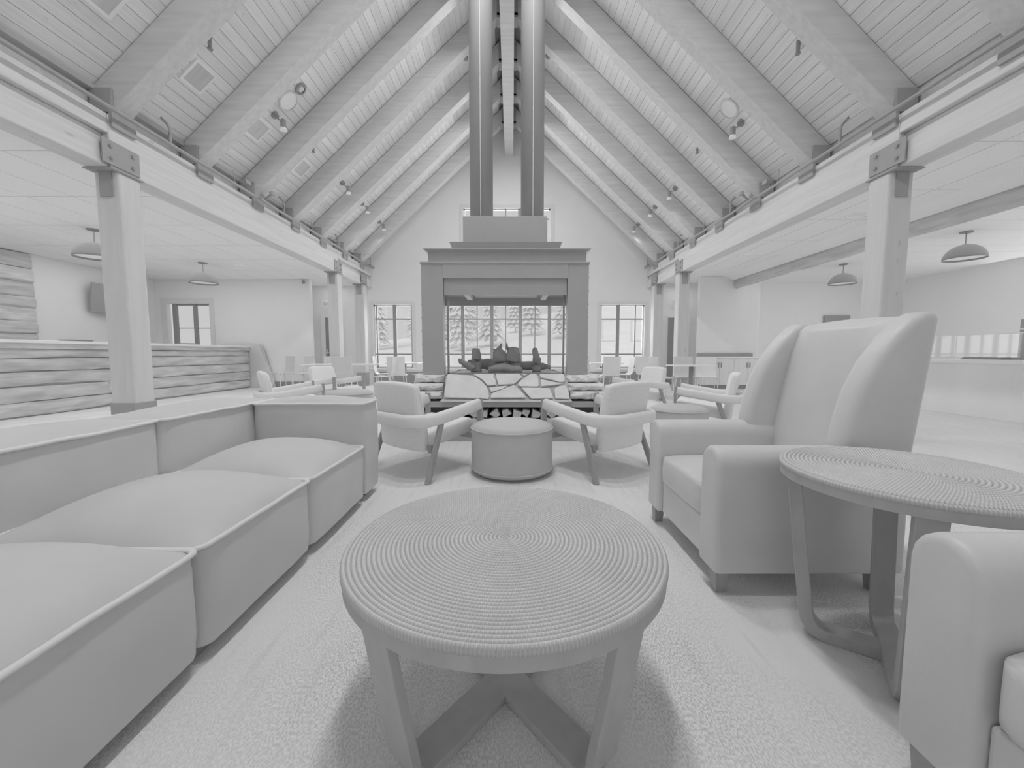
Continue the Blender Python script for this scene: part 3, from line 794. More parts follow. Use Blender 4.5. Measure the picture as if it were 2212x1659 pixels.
def module(name, x0, x1, y0, y1, z1, dome, n=14, bulge=.014):
    c = (-1.5, 1.5); g = .004
    b = nb(); cushion(b, x0 - c[0] + g, x1 - c[0] - g, y0 - c[1] + g, y1 - c[1] - g, .05, z1, dome, bulge, n, wob=.006)
    o = obj(name, b, M['sofa'], sofa, smooth=True, bevel=.014, seg=2)
    b = nb(); X0, X1, Y0, Y1 = x0 - c[0] + g, x1 - c[0] - g, y0 - c[1] + g, y1 - c[1] - g; r = .035; pth = []
    for cx, cy_, a in ((X1 - r, Y1 - r, 0), (X0 + r, Y1 - r, PI / 2), (X0 + r, Y0 + r, PI), (X1 - r, Y0 + r, 1.5 * PI)):
        for k in range(5): pth.append((cx + (r + .002) * math.cos(a + PI / 2 * k / 4), cy_ + (r + .002) * math.sin(a + PI / 2 * k / 4)))
    full = []
    for k in range(len(pth)):
        p, q = pth[k], pth[(k + 1) % len(pth)]; d = math.hypot(p[0] - q[0], p[1] - q[1]); m_ = max(1, int(d / .05))
        for j in range(m_):
            t = j / m_; x, y = p[0] + (q[0] - p[0]) * t, p[1] + (q[1] - p[1]) * t
            full.append((x, y, z1 + .002 + .006 * mathutils.noise.noise((x * 7, y * 7, z1))))
    sweep(b, full, [(.010, .004), (0, .009), (-.010, .004), (-.010, -.004), (0, -.008), (.010, -.004)], closed=True)
    obj('piping', b, M['piping'], o, smooth=True)
    return o


YS = [.52, 1.21, 1.905, 2.615]
for y0, y1 in zip(YS, YS[1:]): module('seat_module', -1.72, -.975, y0, y1, .385, .115, 18)
for y0, y1 in ((.50, 1.24), (1.24, 1.95), (1.95, 2.91)): module('back_module', -2.10, -1.725, y0, y1, .665, .045, 14)
module('arm_module', -1.72, -.98, 2.625, 2.91, .662, .045, 14)
bx('plinth', M['darkmetal'], sofa, -.55, .46, -.95, 1.36, 0, .05)

# ------------------------------------------------------------------ leather armchairs


def make_armchair(loc, label):
    t = thing('leather_armchair', label, 'armchair', loc, 0, None)
    bx('front_rail', M['leather'], t, .03, .12, -.25, .25, .09, .268, bevel=.012, seg=3)
    bx('seat_deck', M['leather'], t, .10, .74, -.255, .255, .10, .27)
    b = nb(); cushion(b, .012, .66, -.247, .247, .275, .425, .03, .012, 10); obj('seat_cushion', b, M['leather'], t, smooth=True, bevel=.03, seg=3)
    for s in (-1, 1):
        b = nb(); prof = []
        for k in range(9):
            a = PI * k / 8; prof.append((s * .33 + .078 * math.cos(a), .537 + .078 * math.sin(a)))
        prof = [(s * .33 + .078, .09)] + prof + [(s * .33 - .078, .09)]
        prism(b, prof, 'x', 0, .78); a_ = obj('arm', b, M['leather'], t, bevel=.022, seg=3)
        for f in a_.data.polygons: f.use_smooth = True
        # wing
        out = [(.505, .60), (.525, .72), (.560, .85), (.615, .97), (.69, 1.075), (.755, 1.14), (.80, 1.165), (.835, 1.168), (.872, 1.158), (.80, .58), (.74, .10), (.66, .10), (.62, .50)]
        y0, y1 = sorted((s * .395, s * .275)); b = nb(); prism(b, out, 'x', 0, 1); b.free()
        b = nb(); A = [b.verts.new((p[0], y0, p[1])) for p in out]; B = [b.verts.new((p[0], y1, p[1])) for p in out]
        b.faces.new(A); b.faces.new(B[::-1])
        for k in range(len(out)): b.faces.new((A[k], B[k], B[(k + 1) % len(out)], A[(k + 1) % len(out)]))
        w_ = obj('wing', b, M['leather'], t, bevel=.042, seg=4)
        for f in w_.data.polygons: f.use_smooth = True
    # back: bowed inner face
    b = nb(); rows = []; ny = 8
    for i in range(ny + 1):
        y = -.30 + .60 * i / ny; bow = .03 * (1 - (2 * i / ny - 1) ** 2)
        rows.append([b.verts.new((x - (bow if fr else 0), y, z)) for x, z, fr in ((.66, .28, 0), (.645, .42, 1), (.665, .60, 1), (.70, .80, 1), (.745, 1.0, 1), (.785, 1.12, 1), (.82, 1.155 + bow * .4, 0), (.862, 1.15 + bow * .4, 0), (.80, .70, 0), (.735, .10, 0), (.66, .10, 0))])
    for p, q in zip(rows, rows[1:]):
        for k in range(11): b.faces.new((p[k], p[(k + 1) % 11], q[(k + 1) % 11], q[k]))
    b.faces.new(rows[0]); b.faces.new(rows[-1][::-1])
    o = obj('back', b, M['leather'], t, bevel=.012, seg=2)
    for f in o.data.polygons: f.use_smooth = True
    for x, y in ((.045, -.355), (.045, .355), (.70, -.355), (.70, .355)):
        b = nb(); v = box(b, x - .028, x + .028, y - .028, y + .028, 0, .092)
        for q in v[:4]: q.co.x += (x - q.co.x) * .25; q.co.y += (y - q.co.y) * .25
        obj('leg', b, M['wood_leg'], t)
    return t


ac = make_armchair((.83, 1.985, 0), 'tall leather wing armchair facing the sofa beyond small round table')
dup(ac, (.918, .494, 0), 0, 'leather armchair whose arm fills the lower right corner')

# ------------------------------------------------------------------ woven-top round tables


def make_table(loc, R, ztop, rim, legang, rt, rb, label, name='coffee_table', lw_=.095, bt=.024):
    t = thing(name, label, 'table', loc)
    p = .0125; n = int(R / p); prof = [(0, ztop - .004)]
    for k in range(n):
        for f, h in ((.04, -.006), (.25, -.0016), (.5, 0), (.75, -.0016), (.96, -.006)): prof.append(((k + f) * p, ztop + h))
    prof += [(R - .001, ztop - .006), (R, ztop - .012), (R, ztop - .02), (R - .01, ztop - .022)]
    b = nb(); lathe(b, prof, 180); obj('woven_top', b, M['woven'], t, smooth=True)
    b = nb(); lathe(b, [(0, ztop - .012), (R - .006, ztop - .012), (R - .004, ztop - rim), (R - .03, ztop - rim), (R - .03, ztop - rim + .02), (0, ztop - rim + .02)], 96); o = obj('rim', b, M['darkwood'], t)
    for ia, a in enumerate(legang):
        path = []; zt = ztop - rim + .012
        ends = []
        for e in (-1, 1):
            ca, sa = math.cos(a) * e, math.sin(a) * e
            c1 = .055; leg = [(rt, zt), (rt + (rb - rt) * .5, zt * .5 + .04), (rb, .10)]
            arc = [(rb - c1 * (1 - math.cos(u)), .10 - (.10 - bt / 2) * math.sin(u)) for u in (PI * .17, PI * .33, PI * .5)]
            ends.append([(r * ca, r * sa, z) for r, z in [(q[0], q[1] + (.002 if ia and q[1] < .2 else 0)) for q in leg + arc]])
        path = ends[0] + ends[1][::-1]
        b = nb(); side = Vector((-math.sin(a), math.cos(a), 0)); P = [Vector(q) for q in path]; rings = []
        for i, q in enumerate(P):
            tt = (P[min(i + 1, len(P) - 1)] - P[max(i - 1, 0)]).normalized(); nn = side.cross(tt).normalized()
            rings.append([b.verts.new(q + side * u * lw_ / 2 + nn * v * bt / 2) for u, v in ((-1, -1), (1, -1), (1, 1), (-1, 1))])
        for A, B in zip(rings, rings[1:]):
            for k in range(4): b.faces.new((A[k], A[(k + 1) % 4], B[(k + 1) % 4], B[k]))
        b.faces.new(rings[0][::-1]); b.faces.new(rings[-1]); obj('leg_frame', b, M['darkwood'], t, bevel=.003)
    return t


make_table((-.02, 1.15, 0), .452, .46, .055, (math.radians(51), math.radians(129)), .43, .372, 'round woven coil coffee table on dark crossed legs beside sofa')
make_table((1.245, 1.24, 0), .335, .635, .05, (math.radians(145), math.radians(55)), .29, .235, 'tall round woven coil side table between two leather armchairs', name='side_table', lw_=.065, bt=.042)

# ------------------------------------------------------------------ ottomans


def make_ottoman(loc, R, h, label):
    t = thing('ottoman', label, 'ottoman', loc)
    b = nb(); lathe(b, [(0, .02), (R - .03, .02), (R - .008, .035), (R, .06), (R, h - .05), (R - .003, h - .035)], 64); obj('body', b, M['ottoman'], t, smooth=True)
    b = nb(); lathe(b, [(R - .003, h - .035), (R - .012, h - .012), (R - .05, h + .004), (R * .5, h + .012), (0, h + .014)], 64); obj('seat_pad', b, M['ottoman'], t, smooth=True)
    for z in (h - .034, .055):
        b = nb(); tube(b, [((R + .001) * math.cos(2 * PI * k / 64), (R + .001) * math.sin(2 * PI * k / 64), z) for k in range(64)], .006, 6, closed=True); obj('welt', b, M['ottoman'], t, smooth=True)
    b = nb(); lathe(b, [(0, 0), (R - .05, 0), (R - .05, .03), (0, .03)], 40); obj('base', b, M['darkmetal'], t)
    return t


ot = make_ottoman((0, 3.34, 0), .34, .415, 'grey drum ottoman before the hearth between two lounge chairs')
make_ottoman((1.83, 4.36, 0), .295, .42, 'grey drum ottoman behind right lounge chair near wing armchair')
make_ottoman((-2.52, 6.15, 0), .36, .42, 'grey drum ottoman showing just over sofa back at left')

# ------------------------------------------------------------------ lounge chairs


def make_lounge(loc, rot, label):
    t = thing('lounge_chair', label, 'chair', loc, rot, 'lounge chairs around the hearth')
    # seat shell with thick cushion
    b = nb(); prism(b, [(-.20, .235), (.30, .30), (.33, .335), (.33, .41), (.29, .435), (-.10, .385), (-.26, .36), (-.27, .28)], 'x', -.265, .265)
    o = obj('seat', b, M['fabric'], t, bevel=.03, seg=3)
    for f in o.data.polygons: f.use_smooth = True
    b = nb()
    # back panel: rounded, leaning
    fr = [(-.29, .22), (-.305, .40), (-.345, .62), (-.375, .775)]; n = 7; rows = []
    for i in range(n + 1):
        u = i / n * 2 - 1; x = .275 * u; bow = .03 * u * u
        rows.append([b.verts.new((x * (1 - .05 * (k > 2)), y + bow + d, z - (.02 * abs(u) ** 4 if k == 3 else 0))) for (k, (y, z)), d in [((k, p), 0) for k, p in enumerate(fr)] + [((k, fr[k]), .085) for k in (3, 2, 1, 0)]])
    for p, q in zip(rows, rows[1:]):
        for k in range(8): b.faces.new((p[k], p[(k + 1) % 8], q[(k + 1) % 8], q[k]))
    b.faces.new(rows[0]); b.faces.new(rows[-1][::-1])
    o = obj('backrest', b, M['fabric'], t, bevel=.03, seg=3)
    for f in o.data.polygons: f.use_smooth = True
    path = [(.345, .31, .555)] + [(.345, .1, .522), (.345, -.14, .487)]
    for k in range(1, 7):
        a = PI / 2 * k / 6; path.append((.345 - .17 * (1 - math.cos(a)), -.20 - .175 * math.sin(a), .478))
    path += [(-x, y, z) for x, y, z in path[::-1]]
    b = nb(); sweep(b, path, rrect(.07, .10, .03, 3)); o = obj('arm_band', b, M['fabric'], t, smooth=True)
    for s in (-1, 1):
        b = nb(); sweep(b, [(s * .345, -.12, .47), (s * .375, -.30, 0)], rrect(.032, .05, .012, 2), up=(0, 1, 0)); obj('rear_leg', b, M['wood_leg'], t)
        b = nb(); sweep(b, [(s * .345, .322, .61), (s * .35, .325, .40), (s * .365, .36, 0)], rrect(.06, .03, .01, 2), up=(0, 1, 0)); obj('front_leg', b, M['wood_leg'], t)
    b = nb(); box(b, -.33, .33, .255, .285, .26, .30); box(b, -.33, .33, -.22, -.19, .24, .275); obj('stretcher', b, M['wood_leg'], t)
    return t


R = math.radians
lc = make_lounge((-.755, 3.46, 0), R(-38), 'pale lounge chair with its back turned, left of the drum ottoman')
dup(lc, (.755, 3.46, 0), R(38), 'pale lounge chair with its back turned, right of the drum ottoman')
dup(lc, (-2.89, 5.22, 0), R(-54), 'pale lounge chair in profile behind sofa back near left bar')
dup(lc, (-3.1, 7.0, 0), R(-110), 'pale lounge chair left of hearth facing in from dining tables')
dup(lc, (2.38, 4.9, 0), R(64), 'pale lounge chair in profile left of the wing armchair back')
dup(lc, (2.1, 6.6, 0), R(110), 'pale lounge chair beyond right back-turned chair near dining tables')

# ------------------------------------------------------------------ dining tables and chairs


def make_dchair(loc, rot, label, m='shell'):
    t = thing('dining_chair', label, 'chair', loc, rot, 'dining chairs by the far wall')
    b = nb(); n = 6; rows = []
    for i in range(n + 1):
        u = i / n * 2 - 1; x = .215 * u
        rows.append([b.verts.new((x, y + .02 * u * u, z)) for y, z in ((.20, .455), (-.14, .445), (-.20, .47), (-.225, .56), (-.25, .74), (-.265, .92), (-.253, .922), (-.238, .74), (-.213, .565), (-.19, .485), (-.13, .46), (.20, .47))])
    for p, q in zip(rows, rows[1:]):
        for k in range(12): b.faces.new((p[k], p[(k + 1) % 12], q[(k + 1) % 12], q[k]))
    b.faces.new(rows[0]); b.faces.new(rows[-1][::-1]); o = obj('shell', b, M[m], t, bevel=.004)
    for x, y, fx_, fy in ((-.16, .14, -.2, .2), (.16, .14, .2, .2), (-.16, -.13, -.2, -.22), (.16, -.13, .2, -.22)):
        b = nb(); rod(b, (x, y, .45), (fx_, fy, 0), .011, 6); obj('leg', b, M['chrome'], t, smooth=True)
    return t


dA = make_dchair((-6.3, 11.0, 0), R(150), 'grey dining chair by left wing wall nearest the bar end')
dB = make_dchair((2.88, 10.4, 0), R(90), 'pale dining chair facing left below right gable window', 'shell_pale')
DC = [(dA, -5.72, 10.9, 150, 'grey dining chair at left wing wall, second from the bar end'),
      (dA, -3.62, 8.75, 0, 'grey dining chair with its back turned at the long left dining table'),
      (dA, -4.6, 10.05, 180, 'grey dining chair behind the long left dining table facing front'),
      (dA, -3.0, 9.5, 90, 'grey dining chair at right end of long left dining table'),
      (dB, -3.4, 10.6, -80, 'pale dining chair left of the small table under left gable window'),
      (dB, -2.85, 10.0, 5, 'pale dining chair back turned before small table under left gable window'),
      (dA, -2.3, 10.4, 80, 'grey dining chair peeping out left of the fireplace pillar'),
      (dA, 1.86, 9.1, -75, 'grey dining chair just right of the fireplace pillar'),
      (dB, 2.38, 9.85, 5, 'pale dining chair back turned below right gable window'),
      (dA, 3.35, 8.9, -80, 'grey dining chair at left end of right dining table'),
      (dB, 3.5, 10.35, -160, 'pale dining chair beyond left end of right dining table'),
      (dA, 3.98, 9.15, 175, 'grey dining chair facing front behind right dining table'),
      (dB, 4.45, 9.1, 165, 'pale dining chair behind the right end of right dining table')]
for src, x, y, a, l in DC: dup(src, (x, y, 0), R(a), l)


def make_dtable(loc, lx, ly, label):
    t = thing('dining_table', label, 'table', loc)
    bx('tabletop', M['tabletop'], t, -lx / 2, lx / 2, -ly / 2, ly / 2, .725, .75, bevel=.004)
    b = nb(); lathe(b, [(0, .02), (.045, .02), (.045, .725), (0, .725)], 16); obj('pedestal', b, M['darkmetal'], t, smooth=True)
    b = nb(); box(b, -.28, .28, -.035, .035, 0, .03); box(b, -.035, .035, -.28, .28, 0, .03); obj('foot', b, M['darkmetal'], t)
    return t


make_dtable((-4.0, 9.42, 0), 1.62, .7, 'long pale dining table near the far left columns')
make_dtable((-2.9, 10.85, 0), .85, .7, 'small pale dining table under the left gable window')
make_dtable((2.45, 10.7, 0), .85, .7, 'small pale dining table under the right gable window')
make_dtable((3.82, 8.55, 0), .86, .6, 'pale dining table in front of the far right columns')

# ------------------------------------------------------------------ right wing furniture
cb = thing('storage_cabinet', 'pale low storage cabinet against the right wing end wall', 'cabinet', (6.2, 11.5, 0))
bx('carcass', M['cabinet'], cb, -.78, .82, -.24, .26, .10, .86); bx('worktop', M['counter'], cb, -.80, .84, -.27, .27, .86, .90, bevel=.004)
bx('toe_kick', M['darkmetal'], cb, -.76, .80, -.2, .26, 0, .10); bx('backsplash', M['plate'], cb, -.80, .84, .255, .275, .90, 1.0)
for k in range(4):
    x0 = -.775 + k * .4; d = bx('door', M['cabinet'], cb, x0, x0 + .392, -.262, -.241, .115, .845, bevel=.003)
    hx = x0 + (.35 if k % 2 == 0 else .03); bx('handle', M['darkmetal'], d, hx, hx + .014, -.285, -.262, .60, .74)
rb = thing('serving_counter', 'pale stone fronted serving counter along far right side', 'counter', (7.6, 6.8, 0))
b = nb(); n = 26; rows = []
for k in range(n + 1):
    y = -2.8 + 5.6 * k / n; d = .02 * mathutils.noise.noise((y * 1.5, 4, 0))
    rows.append([b.verts.new(p) for p in ((-.3 + d, y, 0), (-.3 + d * 1.5, y, .45), (-.3 + d, y, .84), (.35, y, .84), (.35, y, 0))])
for p, q in zip(rows, rows[1:]):
    for k in range(5): b.faces.new((p[k], p[(k + 1) % 5], q[(k + 1) % 5], q[k]))
b.faces.new(rows[0]); b.faces.new(rows[-1][::-1]); obj('stone_front', b, M['slab'], rb)
bx('worktop', M['counter'], rb, -.38, .42, -2.85, 2.85, .84, .90, bevel=.005)
b = nb()
for y in (-2.6, -1.3, 0, 1.3, 2.6): rod(b, (-.1, y, .90), (-.1, y, 1.30), .008, 6)
rod(b, (-.1, -2.6, 1.30), (-.1, 2.6, 1.30), .008, 6); obj('guard_rail', b, M['chrome'], rb)
bx('guard_glass', M['glass'], rb, -.104, -.096, -2.58, 2.58, .93, 1.29)
for k, (y, l) in enumerate(((6.5, 'shallow dark tray on serving counter beside the wing armchair'), (5.85, 'shallow dark tray on serving counter near the dark dispenser'))):
    b = nb(); box(b, -.18, .18, -.28, .28, 0, .02); box(b, -.16, .16, -.26, .26, .02, .035); o = obj('counter_tray', b, M['plate']); o.location = (7.75, y, .90); tag(o, l, 'tray')
ds = thing('coffee_dispenser', 'tall dark drink dispenser at the far right edge of serving counter', 'dispenser', (7.9, 6.05, .90))
bx('body', M['screen'], ds, -.12, .12, -.14, .14, .02, .62, bevel=.01); bx('base', M['darkmetal'], ds, -.16, .14, -.16, .16, 0, .02); bx('band', M['chrome'], ds, -.122, .122, -.142, .142, .46, .48)
b = nb(); rod(b, (-.13, 0, .16), (-.2, 0, .16), .015); rod(b, (-.2, 0, .16), (-.2, 0, .11), .012); obj('tap', b, M['chrome'], ds)
b = nb(); lathe(b, [(0, 0), (.042, 0), (.044, .02), (.044, .17), (.03, .21), (.015, .235), (.015, .30), (0, .30)], 20); o = obj('bottle', b, M['screen'], smooth=True); o.location = (7.62, 5.95, .90)
tag(o, 'dark bottle standing on serving counter before the dispenser', 'bottle')
b = nb(); box(b, -.4, .4, -.03, .03, 0, .5); o = obj('wall_screen', b, M['screen'], bevel=.006); o.location = (10.2, 12.71, 1.68); tag(o, 'dark screen on far white wall peeping over wing armchair', 'screen')
# doors by the far columns
for n, (x0, s, nm) in enumerate(((-5.96, 1, 'door_1'), (5.53, -1, 'door_2'))):
    root = bpy.data.objects.new(nm, None); COL.objects.link(root); root['kind'] = 'structure'; root.location = (x0, YW, 0)
    bx('door_frame', M['white'], root, min(0, -s * .14), max(0, -s * .14), -.05, -.001, 0, 2.2)
    bx('door_head', M['white'], root, min(0, s * .54), max(0, s * .54), -.05, -.001, 2.13, 2.2)
    l = bx('door_leaf', M['darkmetal'], root, min(s * .01, s * .53), max(s * .01, s * .53), -.04, -.005, .01, 2.13)
    b = nb(); box(b, min(s * .03, s * .05), max(s * .03, s * .05), -.09, -.04, .97, 1.12); box(b, min(-s * .02, s * .12), max(-s * .02, s * .12), -.11, -.09, 1.0, 1.03); obj('door_handle', b, M['chrome'], l)
# exit signs
for x, l in ((-5.68, 'white EXIT sign above the door by far left columns'), (5.17, 'white EXIT sign above the door by far right columns')):
    t = thing('exit_sign', l, 'sign', (x, 12.55, 2.42))
    bx('sign_plate', M['white'], t, -.15, .15, -.02, .02, 0, .2, bevel=.004)
    b = nb(); rod(b, (0, 0, .2), (0, 0, .27), .008); rod(b, (0, 0, .27), (0, .40, .27), .008); obj('bracket', b, M['chrome'], t)
    cu = bpy.data.curves.new('exit_lettering', 'FONT'); cu.body = 'EXIT'; cu.size = .13; cu.align_x = 'CENTER'; cu.extrude = .001
    o0 = bpy.data.objects.new('lettering_curve', cu); me = bpy.data.meshes.new_from_object(o0); bpy.data.objects.remove(o0); me.materials.clear(); me.materials.append(M['plate']); o = bpy.data.objects.new('lettering', me); COL.objects.link(o); o.parent = t; o.location = (0, -.022, .055); o.rotation_euler = (PI / 2, 0, 0)

# ------------------------------------------------------------------ pendants


def make_pendant(loc, label, drop=.22, Rr=.29):
    t = thing('pendant_lamp', label, 'lamp', loc)
    b = nb(); lathe(b, [(0, 0), (.09, 0), (.09, -.02), (0, -.02)], 24); obj('canopy', b, M['darkmetal'], t)
    b = nb(); rod(b, (0, 0, -.02), (0, 0, -drop), .009); obj('stem', b, M['darkmetal'], t)
    prof = [(.012, -drop), (.05, -drop - .005)] + [(Rr * math.sin(a), -drop - .265 + .26 * math.cos(a)) for a in [PI / 2 * k / 10 for k in range(2, 11)]]
    b = nb(); lathe(b, prof + [(Rr - .006, -drop - .265)] + [(Rr * .97 * math.sin(a), -drop - .267 + .247 * math.cos(a)) for a in [PI / 2 * k / 8 for k in range(7, 0, -1)]] + [(0, -drop - .02)], 40)
    s = obj('lamp_shade', b, M['darkmetal'], t, smooth=True)
    b = nb(); lathe(b, [(0, -drop - .235), (Rr * .95, -drop - .235)], 40); obj('diffuser', b, M['lampface'], t)
    return t


pd = make_pendant((-7.3, 9.65, 3.13), 'dark dome pendant lamp hanging before left wing window')
dup(pd, (-7.22, 7.1, 3.13), 0, 'dark dome pendant lamp half hidden by near left column')
dup(pd, (8.15, 10.05, 3.185), 0, 'dark dome pendant lamp left of the near right column')
dup(pd, (8.2, 7.42, 3.185), 0, 'dark dome pendant lamp right of the near right column')


# ------------------------------------------------------------------ roof fittings


def on_slope(x, y, off=0.0):
    """frame on the plank plane at x,y"""
    s = -1 if x < XC else 1
    nrm = Vector((-s * math.sin(ang), 0, -math.cos(ang)))
    p = Vector((x, y, zraf(x) + .455)) + nrm * off
    return p, (0, ang if s > 0 else -ang, 0), s


for k, (x, y) in enumerate(((-4.02, 4.22), (-4.02, 5.42), (-4.02, 6.62), (-4.02, 7.95))):
    p, r, s = on_slope(x, y, .008)
    t = thing('ceiling_vent', ['square ceiling vent at upper left, nearest of the row', 'square ceiling vent second from nearest on left slope', 'square ceiling vent below the round speaker on left slope', 'square ceiling vent farthest along the left slope'][k], 'vent', p, 0, 'vents on left roof slope'); t.rotation_euler = r
    b = nb()
    for d in ((-.17, .17, -.17, -.135), (-.17, .17, .135, .17), (-.17, -.135, -.135, .135), (.135, .17, -.135, .135)): box(b, *d, -.012, .012)
    obj('vent_frame', b, M['white'], t); bx('vent_grille', M['rafter'], t, -.135, .135, -.135, .135, -.006, .01)
for x, y, l in ((-3.54, 6.66, 'round white ceiling speaker on the left roof slope'), (3.46, 6.70, 'round white ceiling speaker on the right roof slope')):
    p, r, s = on_slope(x, y, .01); t = thing('ceiling_speaker', l, 'speaker', p); t.rotation_euler = r
    b = nb(); lathe(b, [(.14, -.012), (.165, -.012), (.165, .012), (.14, .012)], 40); obj('bezel', b, M['trim'], t)
    b = nb(); lathe(b, [(0, -.008), (.14, -.008), (.14, .01), (0, .01)], 40); obj('speaker_grille', b, M['ceiling'], t)
p, r, s = on_slope(-3.34, 6.66, .008); t = thing('recessed_spot', 'dark recessed spotlight above the round speaker on left slope', 'lamp', p); t.rotation_euler = r
b = nb(); lathe(b, [(.06, -.02), (.09, -.02), (.09, .01), (.06, .01)], 32); obj('ring', b, M['darkmetal'], t)
b = nb(); lathe(b, [(0, -.03), (.03, -.025), (.06, -.01), (.06, .01), (0, .01)], 32); obj('lens', b, M['trim'], t, smooth=True)

LS = [(-3.77, 6.66, 'spotlight on left slope beside the vent, nearest of its row'), (-3.77, 9.2, 'second spotlight along the left roof slope'), (-3.78, 10.4, 'third spotlight along the left roof slope'), (-3.8, 11.75, 'farthest spotlight on the left roof slope'),
      (3.68, 6.72, 'spotlight on right slope below the speaker, nearest of its row'), (3.67, 9.3, 'second spotlight along the right roof slope'), (3.65, 10.5, 'third spotlight along the right roof slope'), (3.65, 11.85, 'farthest spotlight on the right roof slope')]
for x, y, l in LS:
    p, r, s = on_slope(x, y, .0); t = thing('spotlight', 'small dark ' + l, 'lamp', p, 0, 'roof spotlights')
    b = nb(); rod(b, (0, 0, .02), tuple(Vector((-s * math.sin(ang), 0, -math.cos(ang))) * .035), .055, 20); obj('mount', b, M['darkmetal'], t, smooth=False)
    b = nb(); rod(b, (-s * .02, 0, -.03), (-s * .13, 0, -.10), .009, 6); obj('arm', b, M['darkmetal'], t)
    b = nb(); lathe(b, [(0, .05), (.035, .05), (.042, .03), (.042, -.075), (0, -.075)], 20, (-s * .14, 0, -.12)); hd = obj('lamp_head', b, M['darkmetal'], t)
    b = nb(); lathe(b, [(0, -.077), (.042, -.077), (.055, -.115), (0, -.115)], 20, (-s * .14, 0, -.12)); obj('lens', b, M['lampface'], hd)
    li = bpy.data.lights.new('spot_beam', 'SPOT'); li.energy = 4; li.spot_size = R(115); li.spot_blend = .6; li.shadow_soft_size = .06
    lo2 = bpy.data.objects.new('spot_beam', li); COL.objects.link(lo2); lo2.parent = t; lo2.location = (-s * .14, 0, -.26); lo2.rotation_euler = (0, s * -.35, 0)
for x, y, l in ((-3.69, 5.2, 'small dark cylinder downlight on near left slope'), (3.53, 5.25, 'small dark cylinder downlight on near right slope'), (-3.71, 7.8, 'small dark sensor further along the left slope'), (3.5, 7.9, 'small dark sensor further along the right slope')):
    p, r, s = on_slope(x, y, .0); b = nb(); L_ = .12 if y < 6 else .06; rod(b, (0, 0, .03), (0, 0, -L_), .022, 14); lathe(b, [(.022, -L_), (.032, -L_ - .004), (.028, -L_ - .02), (0, -L_ - .022)], 14)
    o = obj('ceiling_sensor', b, M['darkmetal'], smooth=False); o.location = p; tag(o, l, 'fitting')
for x, y, l in ((XC - .9, 9.1, 'small dark dome camera left of the flue pipes'), (XC + .86, 9.1, 'small dark dome camera right of the flue pipes')):
    p, r, s = on_slope(x, y, .0); b = nb(); lathe(b, [(0, -.09), (.03, -.08), (.05, -.05), (.055, 0), (0, .02)], 16); o = obj('dome_camera', b, M['darkmetal'], smooth=True); o.location = p; tag(o, l, 'camera')

# sprinkler pipes along the girders
for s, x, l, r0 in ((-1, -4.33, 'dark sprinkler pipe running along the left girder beam', .022), (1, 4.15, 'dark sprinkler pipe running along the right girder beam', .02)):
    t = thing('sprinkler_pipe', l, 'pipe', (x, 6, 3.64))
    b = nb(); rod(b, (0, -7, 0), (0, 6.75, 0), r0, 12); obj('main_pipe', b, M['plate'], t, smooth=True)
    for y in (5.30, 7.85, 10.25):
        b = nb(); tube(b, smooth_path([(0, y - 6, 0), (0, y - 6, .16), (s * .0, y - 6, .20), (s * .02, y - 6 - .02, .25), (s * .06, y - 6 - .05, .30)], 4), .016, 8); obj('riser', b, M['plate'], t, smooth=True)
    for y in (2.9, 6.55, 9.0, 11.4):
        b = nb(); rod(b, (s * .03, y - 6, 0), (s * .06, y - 6, .24), .005, 6); obj('hanger_rod', b, M['plate'], t)
    b = nb(); rod(b, (0, 6.4, .02), (0, 6.72, .02), .045, 10); rod(b, (0, 6.5, 0), (0, 6.5, .26), .014, 8); obj('end_valve', b, M['darkmetal'], t)
    b = nb(); rod(b, (s * -.07, 1.1, .07), (s * -.03, 1.1, .03), .03, 8); rod(b, (-s * .05, 1.05, -.02), (-s * .05, 1.35, -.02), .022, 8); rod(b, (-s * .16, 1.2, .12), (-s * .02, 1.2, 0), .02, 8)
    lathe(b, [(0, .17), (.04, .15), (.045, .10), (0, .09)], 12, (-s * .16, 1.2, 0)); obj('test_valve', b, M['plate'], t)
    fl = thing('floodlight', 'small dark floodlight on the %s girder by the pipe' % ('left' if s < 0 else 'right'), 'lamp', (x, 6.75, 3.74))
    b = nb(); box(b, -.05, .05, -.06, .06, 0, .06); obj('lamp_head', b, M['darkmetal'], fl, bevel=.006); b = nb(); rod(b, (-s * -.04, 0, .01), (-s * -.10, 0, -.10), .008, 6); obj('bracket', b, M['darkmetal'], fl)

# recessed lights in the wings
for x, y, z, l in ((-6.6, 9.9, 3.13, 'round recessed light in the left wing ceiling'), (5.3, 9.2, 3.22, 'round recessed light in right wing ceiling near far column')):
    b = nb(); lathe(b, [(0, -.004), (.07, -.004), (.09, -.01), (.095, .004), (0, .004)], 28); o = obj('recessed_light', b, M['lampface'], smooth=False); o.location = (x, y, z); tag(o, l, 'lamp')
b = nb(); box(b, -.14, .14, -.14, .14, -.008, .004); box(b, -.09, .09, -.09, .09, -.016, -.008); o = obj('square_diffuser', b, M['white']); o.location = (5.55, 6.7, 3.22); tag(o, 'square air diffuser in right wing ceiling left of near column', 'vent')
b = nb(); lathe(b, [(0, -.04), (.08, -.04), (.10, -.03), (.10, -.022), (.15, -.015), (.17, 0), (0, .003)], 32); o = obj('round_diffuser', b, M['white']); o.location = (5.6, 11.0, 3.22); tag(o, 'round air diffuser in far corner of right wing ceiling', 'vent')
t = thing('security_camera', 'small dark security camera high on left wing end wall', 'camera', (-6.0, 11.72, 3.05)); b = nb(); box(b, -.02, .02, 0, .08, .03, .06); obj('bracket', b, M['white'], t); b = nb(); lathe(b, [(0, -.06), (.03, -.05), (.045, -.02), (.045, .03), (0, .035)], 16); obj('body', b, M['darkmetal'], t, smooth=True)

